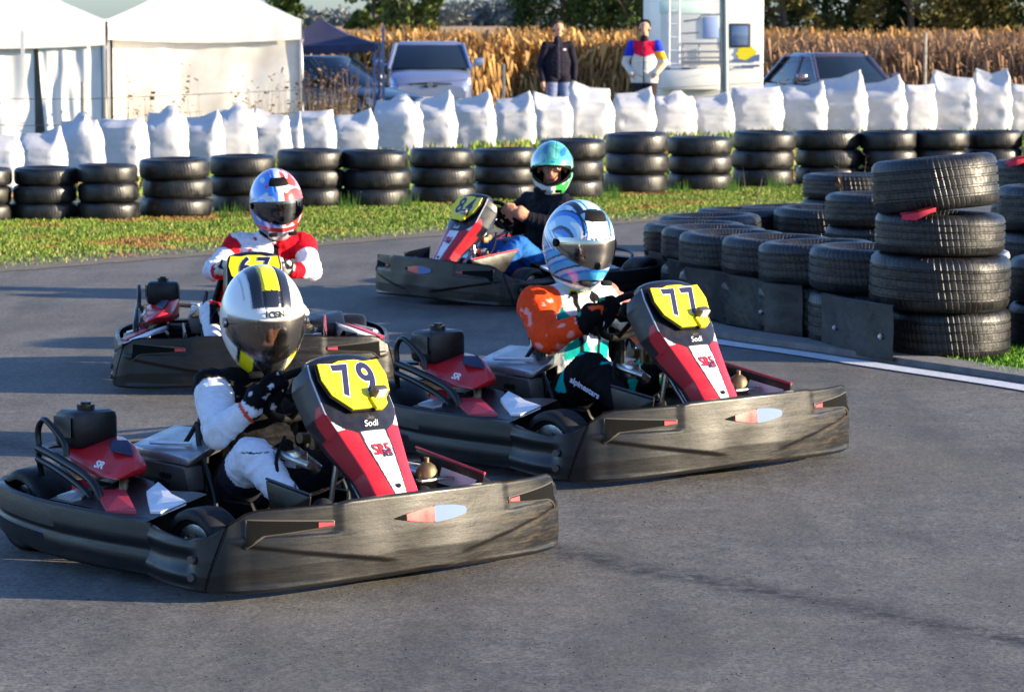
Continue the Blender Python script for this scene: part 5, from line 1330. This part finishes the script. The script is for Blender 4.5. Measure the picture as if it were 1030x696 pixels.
# ================================================================ SPECTATORS
def spectator(loc, h, colfn, label, pose, hair):
    B = Body(); k = h / 1.78
    def V(*p): return Vector(p) * k
    hd = V(0, 0, 1.66)
    c, f, sd, u = head_caps(B, hd, (0.06, -1, -.03), 1.0 * k)
    for s in (-1, 1): B.add('hair', hd + Vector((s * .03, .02, .06)), hd + Vector((s * .035, .03, .0)), .068, .06)
    B.add('hair', hd + V(0, .01, .055), hd + V(0, .03, .05), .078, .075)
    B.add('torso', V(0, .01, .98), V(0, .02, 1.15), .125, .135, (1, 0, 0), 1.5); B.add('chest', V(0, .02, 1.15), V(0, .02, 1.36), .140, .10, (1, 0, 0), 1.45)
    B.add('collar', V(0, .01, 1.42), V(0, .0, 1.50), .075, .06)
    for s in (-1, 1):
        S = V(s * .19, .02, 1.40); 
        if pose == 'pockets': E = V(s * .30, .05, 1.13); Wr = V(s * .19, -.08, .97)
        else: E = V(s * .27, .05, 1.11); Wr = V(s * .25, -.04, .87)
        B.add('chest', V(0, .02, 1.38), S, .085, .07); B.add('uarm', S, E, .074, .058); B.add('farm', E, Wr, .058, .042)
        if pose != 'pockets':
            B.add('hand', Wr, Wr + V(0, -.02, -.08), .032, .036)
            for o in (-.028, -.009, .010, .028): B.add('hand', Wr + V(0, o - .02, -.09), Wr + V(-s * .01, o - .025, -.155), .010, .008); 
            B.add('hand', Wr + V(0, -.04, -.04), Wr + V(-s * .02, -.065, -.10), .012, .009)
        else: B.add('hand', Wr, Wr + V(-s * .03, .0, -.04), .036, .034)
        B.add('thigh', V(s * .095, .02, .90), V(s * .105, .0, .50), .118, .072); B.add('shin', V(s * .105, .0, .50), V(s * .11, .03, .10), .068, .048)
        B.add('shoe', V(s * .11, .03, .05), V(s * .13, -.13, .035), .05, .035)
    b = B.build('person', None, colfn, voxel=.010); b.location = loc; b.rotation_euler = (0, 0, R(12 if pose != 'pockets' else -8)); tag(b, label, 'person'); eyes(b, c, f, sd, u); return b
SKN = (.55, .30, .20)
def man_c(t, h, p):
    if t in ('torso', 'chest', 'uarm', 'farm', 'collar') or t == 'thigh' and p[2] > .83:
        if t == 'chest' and .07 < p[0] < .12 and 1.31 < p[2] < 1.33 and p[1] < 0: return (.6, .6, .65)
        if abs(p[0]) < .006 and p[1] < 0: return (.05, .05, .08)
        return (.014, .012, .022)
    if t in ('thigh', 'shin'): return (.16, .20, .33)
    if t == 'hair': return (.06, .035, .02)
    if t == 'shoe': return (.03, .03, .03)
    return SKN
def boy_c(t, h, p):
    x, y, z = p; Rr = (.75, .01, .05); Bl = (.02, .04, .55); Wt = (.66, .62, .56)
    if t in ('torso', 'chest', 'uarm', 'farm') or t == 'thigh' and z > .82:
        if abs(x) < .008 and y < 0: return (.05, .05, .1)
        if t == 'uarm' and x > 0 and z < 1.29: return (.85, .42, .02) if z > 1.17 else Wt
        if t == 'uarm' or abs(x) > .16: return Bl if z > 1.22 else (Wt if x < .2 else (.7, .5, .3))
        if z > 1.20 + abs(x) * .35: return Rr
        return Wt
    if t == 'collar': return (.02, .01, .02)
    if t in ('thigh', 'shin', 'shoe'): return (.03, .02, .025)
    if t == 'hair': return (.01, .008, .008)
    return SKN
z = 46.6; spectator((XY(561, z), z, 0), CH - (21.5 - YH) * z / FPX, man_c, 'man in black jacket and jeans standing behind the sacks', 'down', 'brown')
z = 46.8; spectator((XY(647.5, z), z, 0), CH - (20.5 - YH) * z / FPX, boy_c, 'young man in red, blue and white jacket with hands in his pockets, beside the motorhome', 'pockets', 'black')

# ================================================================ WIRE FENCE
def post(px, z, top_py, label):
    X = XY(px, z); g = gz(z); h = CH - (top_py - YH) * z / FPX - g; mb = MB(); mb.tube([(0, 0, 0), (.0, 0, h)], [.03, .024], 8)
    o = mb.build('fence_post', mat('weathered_wood', (.36, .33, .29), .8, nscale=20, namt=.4) if 'weathered_wood' not in bpy.data.materials else bpy.data.materials['weathered_wood'], None); o.location = (X, z, g)
    tag(o, label, 'fence post', 'posts of the wire fence'); return Vector((X, z, g + h * .8))
pp = [post(85, 36, 82, 'slim fence post in front of the left tent curtain'), post(507, 49, 64, 'pale fence post beside the silver blue car'), post(929, 54, 33, 'pale fence post standing before the dry reeds at the right')]
far_l = Vector((XY(-60, 33), 33, .95)); far_r = Vector((XY(1120, 55), 55, 1.4))
mb = MB(); allp = [far_l] + pp + [far_r]
for dz in (0, -.3):
    for a, b in zip(allp, allp[1:]): mb.tube([a + Vector((0, -.03, dz)), (a + b) / 2 + Vector((0, -.03, dz - .03)), b + Vector((0, -.03, dz))], .004, 5)
tag(mb.build('fence_wire', M['tube'], None), 'two thin wires strung between the slim fence posts', 'wire')

# ================================================================ CORN, REEDS, TREES
M['leafdry'] = mat('dry_leaf', (1, 1, 1), .8, attr=True, spec=.15)
M['leaf'] = mat('tree_leaf', (1, 1, 1), .9, attr=True, spec=.08)
def corn(name, n, area, hfn, colf, seed, lw=.05, nl=7):
    r = random.Random(seed); mb = MB()
    for _ in range(n):
        x, y = area(r); g = gz(y); h = hfn(x, y, r); lx, ly = r.uniform(-.12, .12), r.uniform(-.1, .1); c = colf(x, y, r, 0)
        a = r.random() * 3.14; w = .012
        mb.add([(x - w, y, g), (x + w, y, g), (x + lx + w * .5, y + ly, g + h), (x + lx - w * .5, y + ly, g + h)], [(0, 1, 2, 3)], 0, c)
        for k in range(nl):
            f = .12 + .8 * (k + r.random() * .8) / nl; p = Vector((x + lx * f, y + ly * f, g + h * f)); a = r.random() * 6.28; d = Vector((math.cos(a), math.sin(a), 0)); L = r.uniform(.22, .5)
            up = r.uniform(-.1, .28); w2 = lw * r.uniform(.6, 1.3); q = d.cross(Vector((0, 0, 1))) * w2 + Vector((0, 0, w2 * .6))
            m1 = p + d * L * .45 + Vector((0, 0, up)); e = p + d * L * .8 + Vector((0, 0, up - r.uniform(.2, .6)))
            c = colf(x, y, r, 1); mb.add([p - q * .4, p + q * .4, m1 + q, m1 - q, e], [(0, 1, 2, 3), (3, 2, 4)], 0, c)
    return tag(mb.build(name, M['leafdry'], None, smooth=False, colors=True, fix=False), kind='stuff')
def ccol(x, y, r, leaf):
    k = r.random()
    return mixc((.36, .18, .055), (.56, .34, .12), k) if k > .35 else mixc((.16, .08, .03), (.40, .21, .07), r.random())
near_c = lambda x: 70 + 1.2 * noise.noise(Vector((x * .4, 0, 0)))
corn('corn_field', 7000, lambda r: ((lambda x: (x, near_c(x) + (r.random() ** 1.7) * 16))(r.uniform(-8.5, 13))), lambda x, y, r: 1.80 + .22 * noise.noise(Vector((x * .7, y * .3, 0))) + r.uniform(-.25, .2), ccol, 21, lw=.038, nl=8)
def rcol(x, y, r, leaf):
    k = r.random(); return mixc((.16, .09, .05), (.36, .22, .13), k)
corn('dry_reeds', 4200, lambda r: (r.uniform(5.0, 15), 62.5 + (r.random() ** 1.5) * 9), lambda x, y, r: 1.78 + .25 * noise.noise(Vector((x * .6, y * .3, 4))) + r.uniform(-.5, .15), rcol, 22, lw=.022, nl=8)
# the far sweep of the cornfield: tops seen edge on
M['corntop'] = mat('corn_canopy', (.46, .27, .10), .9, nscale=.8, col2=(.30, .17, .07), bump=1., bscale=3)
mb = MB(); mb.grid([[(x, y, gz(y) + 1.62 + .0030 * (y - 84) + .16 * noise.noise(Vector((x * .9, y * .25, 2))) + (0 if y < 250 else .0)) for x in [-70 + k * 1.4 for k in range(111)]] for y in [84 + 3 * k for k in range(20)] + [150, 170, 200, 240, 290]])
tag(mb.build('far_corn', M['corntop'], None), kind='stuff')
def weeds(name, n, pts, hgt, cf, seed):
    r = random.Random(seed); mb = MB()
    for (cx_, cy_, rad) in pts:
        for _ in range(n):
            a = r.random() * 6.28; q = rad * math.sqrt(r.random()); x, y = cx_ + q * math.cos(a), cy_ + q * math.sin(a); g = gz(y); h = hgt * r.uniform(.4, 1.1)
            lx, ly = r.uniform(-.2, .2) * h, r.uniform(-.2, .2) * h; w = .006; c = cf(r)
            mb.add([(x - w, y, g), (x + w, y, g), (x + lx, y + ly, g + h)], [(0, 1, 2)], 0, c)
            for k in range(5):
                f = r.uniform(.2, 1); p = Vector((x + lx * f, y + ly * f, g + h * f)); d = Vector((r.uniform(-1, 1), r.uniform(-1, 1), r.uniform(-.2, .9))) * h * .07; s_ = d.cross(Vector((.3, .4, .8))) * .4
                mb.add([p, p + d * .5 + s_, p + d, p + d * .5 - s_], [(0, 1, 2, 3)], 0, cf(r))
    return tag(mb.build(name, M['leafdry'], None, smooth=False, colors=True, fix=False), kind='stuff')
dryc = lambda r: mixc((.22, .13, .07), (.42, .30, .18), r.random())
weeds('dry_weeds', 15, [(XY(p, zz), zz, .28) for p, zz in ((190, 43), (250, 43.5), (262, 44), (280, 44), (325, 46), (335, 47), (345, 48), (313, 46), (143, 43), (365, 50), (790, 52), (900, 54.5), (350, 47))], 1.05, dryc, 31)
grc = lambda r: mixc((.04, .12, .02), (.14, .26, .04), r.random())
FW_ = [(STK[i][0] + dx, STK[i][1] - .42, .12) for i, dx in ((5, .35), (9, .38), (10, .4), (11, .3), (12, .1), (3, .5), (6, .3))]
weeds('green_weeds', 30, FW_, .17, grc, 32)
weeds('dead_stalks', 2, [(XY(858, 21), 21, .05), (XY(864, 24), 24, .05), (XY(752, 28), 28, .1)], .75, dryc, 33)

def tree(x, y, h, rad, n, leaf, cols, label, seed, low=.05):
    r = random.Random(seed); g = gz(y); root = empty('tree', (x, y, g), 0, label, 'tree', 'trees beyond the cornfield')
    mb = MB(); tips = []
    mb.tube(crv([(0, 0, 0), (.1, 0, h * .3), (-.1, .1, h * .6), (0, 0, h * .85)], 12), [h * .028 * (1 - .07 * k) for k in range(12)], 8)
    for k in range(12):
        z0 = h * (.08 + .7 * k / 12); a = r.random() * 6.28; L = rad * r.uniform(.5, .95); e = Vector((math.cos(a) * L, math.sin(a) * L, z0 + h * r.uniform(.02, .18)))
        mb.tube([Vector((0, 0, z0)), Vector((e.x * .5, e.y * .5, z0 + h * .05)), e], [h * .010, h * .007, h * .003], 6); tips.append(e)
    mb.build('trunk', mat('bark', (.10, .08, .06), .9) if 'bark' not in bpy.data.materials else bpy.data.materials['bark'], root)
    mb = MB(); cl = []
    for k in range(70):
        zz = h * (low + (1 - low) * r.random()); f = (zz / h - low) / (1 - low); q = rad * (.85 + .3 * math.sin(math.pi * min(1, f * .9 + .12))) * math.sqrt(r.random()); a = r.random() * 6.28
        cl.append((Vector((q * math.cos(a), q * math.sin(a), zz)) * 1.0, rad * r.uniform(.2, .42), r.random()))
    for _ in range(n):
        c, cr, tn = cl[r.randrange(len(cl))]; v = Vector((r.gauss(0, 1), r.gauss(0, 1), r.gauss(0, .8))).normalized() * cr * (r.random() ** .4)
        p = c + v; p.z = max(.05, p.z); d = Vector((r.gauss(0, 1), r.gauss(0, 1), r.gauss(0, 1))).normalized(); e = d.cross(Vector((r.random(), r.random(), r.random()))).normalized(); s_ = leaf * r.uniform(.6, 1.3)
        mb.add([p - d * s_, p + e * s_ * .5, p + d * s_, p - e * s_ * .5], [(0, 1, 2, 3)], 0, mixc(cols[0], cols[1], min(1, max(0, tn * .7 + r.random() * .4))))
    mb.build('crown', M['leaf'], root, smooth=False, colors=True, fix=False)
G1 = ((.035, .07, .02), (.12, .16, .04)); G2 = ((.018, .04, .015), (.06, .09, .025)); G3 = ((.06, .075, .025), (.16, .14, .05)); HAZE = ((.12, .15, .16), (.24, .24, .22))  # last palette: distance haze put into the leaf colour of the far trees
tr = [(286, 190, 4.2, 1.1, G1, 'green tree standing behind the gazebo roof'), (377, 175, 7, 1.35, G1, 'bushy green tree at the left of the pair behind the silver blue car'), (414, 168, 7, 1.4, ((.05, .08, .02), (.16, .18, .05)), 'olive green tree at the right of the pair behind the silver blue car'),
      (440, 420, 5.0, 5, HAZE, 'pale distant tree just right of the olive tree'), (470, 440, 4.6, 6, HAZE, 'pale distant tree, second of the hazy line'), (500, 430, 5.2, 6, HAZE, 'pale distant tree, third of the hazy line'), (528, 425, 5.8, 5, HAZE, 'pale distant tree nearest the dark grove'), (318, 430, 3.6, 6, HAZE, 'low pale distant tree between the tent and the green pair'), (347, 450, 3.5, 6, HAZE, 'low pale distant tree left of the green pair'),
      (566, 125, 7, 1.9, G2, 'dark evergreen behind the man in black'), (596, 122, 7, 1.8, G2, 'dark evergreen between the two spectators'), (628, 120, 7, 2.0, G2, 'dark evergreen behind the young man'),
      (785, 128, 7, 2.0, G3, 'yellowish green tree right beside the motorhome'), (828, 132, 7, 2.2, G2, 'dark tree above the roof of the purple saloon'), (872, 130, 7, 2.2, G2, 'dark tree right of the purple saloon roof'), (912, 128, 7, 2.1, G3, 'olive tree behind the pale fence post'), (955, 131, 7, 2.3, G2, 'dark tree second from the right edge'), (1002, 129, 7, 2.4, G3, 'olive brown tree at the right edge'), (1050, 129, 7, 2.4, G2, 'dark tree beyond the right edge')]
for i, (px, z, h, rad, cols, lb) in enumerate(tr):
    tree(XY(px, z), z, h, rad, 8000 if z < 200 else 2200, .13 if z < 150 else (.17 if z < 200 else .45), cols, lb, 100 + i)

# ================================================================ LIGHT
AZ, EL = 9.0, 12.5           # degrees: the sun stands to the right, a little behind the camera
sd = Vector((math.cos(R(AZ)) * math.cos(R(EL)), -math.sin(R(AZ)) * math.cos(R(EL)), math.sin(R(EL))))
sl = bpy.data.lights.new('sun', 'SUN'); sl.energy = 5.0; sl.angle = R(.55); sl.color = (1.0, .83, .58)
so = bpy.data.objects.new('sun', sl); COL.objects.link(so); so.rotation_euler = sd.to_track_quat('Z', 'Y').to_euler(); so.location = (20, 0, 12)
wd = bpy.data.worlds.new('World'); sc.world = wd; wd.use_nodes = True; nt = wd.node_tree
sky = nt.nodes.new('ShaderNodeTexSky'); sky.sky_type = 'NISHITA'; sky.sun_disc = False; sky.sun_elevation = R(EL); sky.sun_rotation = math.atan2(sd.x, sd.y)
sky.dust_density = .3; sky.ozone_density = 2.0; sky.air_density = 1.0
tint = nt.nodes.new('ShaderNodeMix'); tint.data_type = 'RGBA'; tint.blend_type = 'MULTIPLY'; tint.inputs[0].default_value = 1; tint.inputs[7].default_value = (.84, .98, 1.34, 1)
wtc = nt.nodes.new('ShaderNodeTexCoord'); wsp = nt.nodes.new('ShaderNodeSeparateXYZ'); nt.links.new(wtc.outputs['Generated'], wsp.inputs[0])
wmr = nt.nodes.new('ShaderNodeMapRange'); wmr.inputs[1].default_value = 0.0; wmr.inputs[2].default_value = .07; nt.links.new(wsp.outputs[2], wmr.inputs[0])
wmx = nt.nodes.new('ShaderNodeMix'); wmx.data_type = 'RGBA'; nt.links.new(wmr.outputs[0], wmx.inputs[0]); wmx.inputs[6].default_value = (.36, .50, .86, 1); wmx.inputs[7].default_value = (.84, .98, 1.34, 1)
nt.links.new(wmx.outputs[2], tint.inputs[7]); nt.links.new(sky.outputs[0], tint.inputs[6]); nt.links.new(tint.outputs[2], nt.nodes['Background'].inputs[0]); nt.nodes['Background'].inputs[1].default_value = .098
sc.view_settings.view_transform = 'Standard'; sc.view_settings.look = 'None'; sc.view_settings.exposure = 1.65; sc.view_settings.gamma = 1
cd = bpy.data.cameras.new('camera'); co = bpy.data.objects.new('camera', cd); COL.objects.link(co); sc.camera = co
co.location = (0, 0, CH); co.rotation_euler = (R(90) - PIT, 0, 0)
cd.sensor_width = 36; cd.lens = FPX / 1030 * 36; cd.clip_end = 5000; cd.clip_start = .1
cd.dof.use_dof = True; cd.dof.focus_distance = 9.6; cd.dof.aperture_fstop = 12
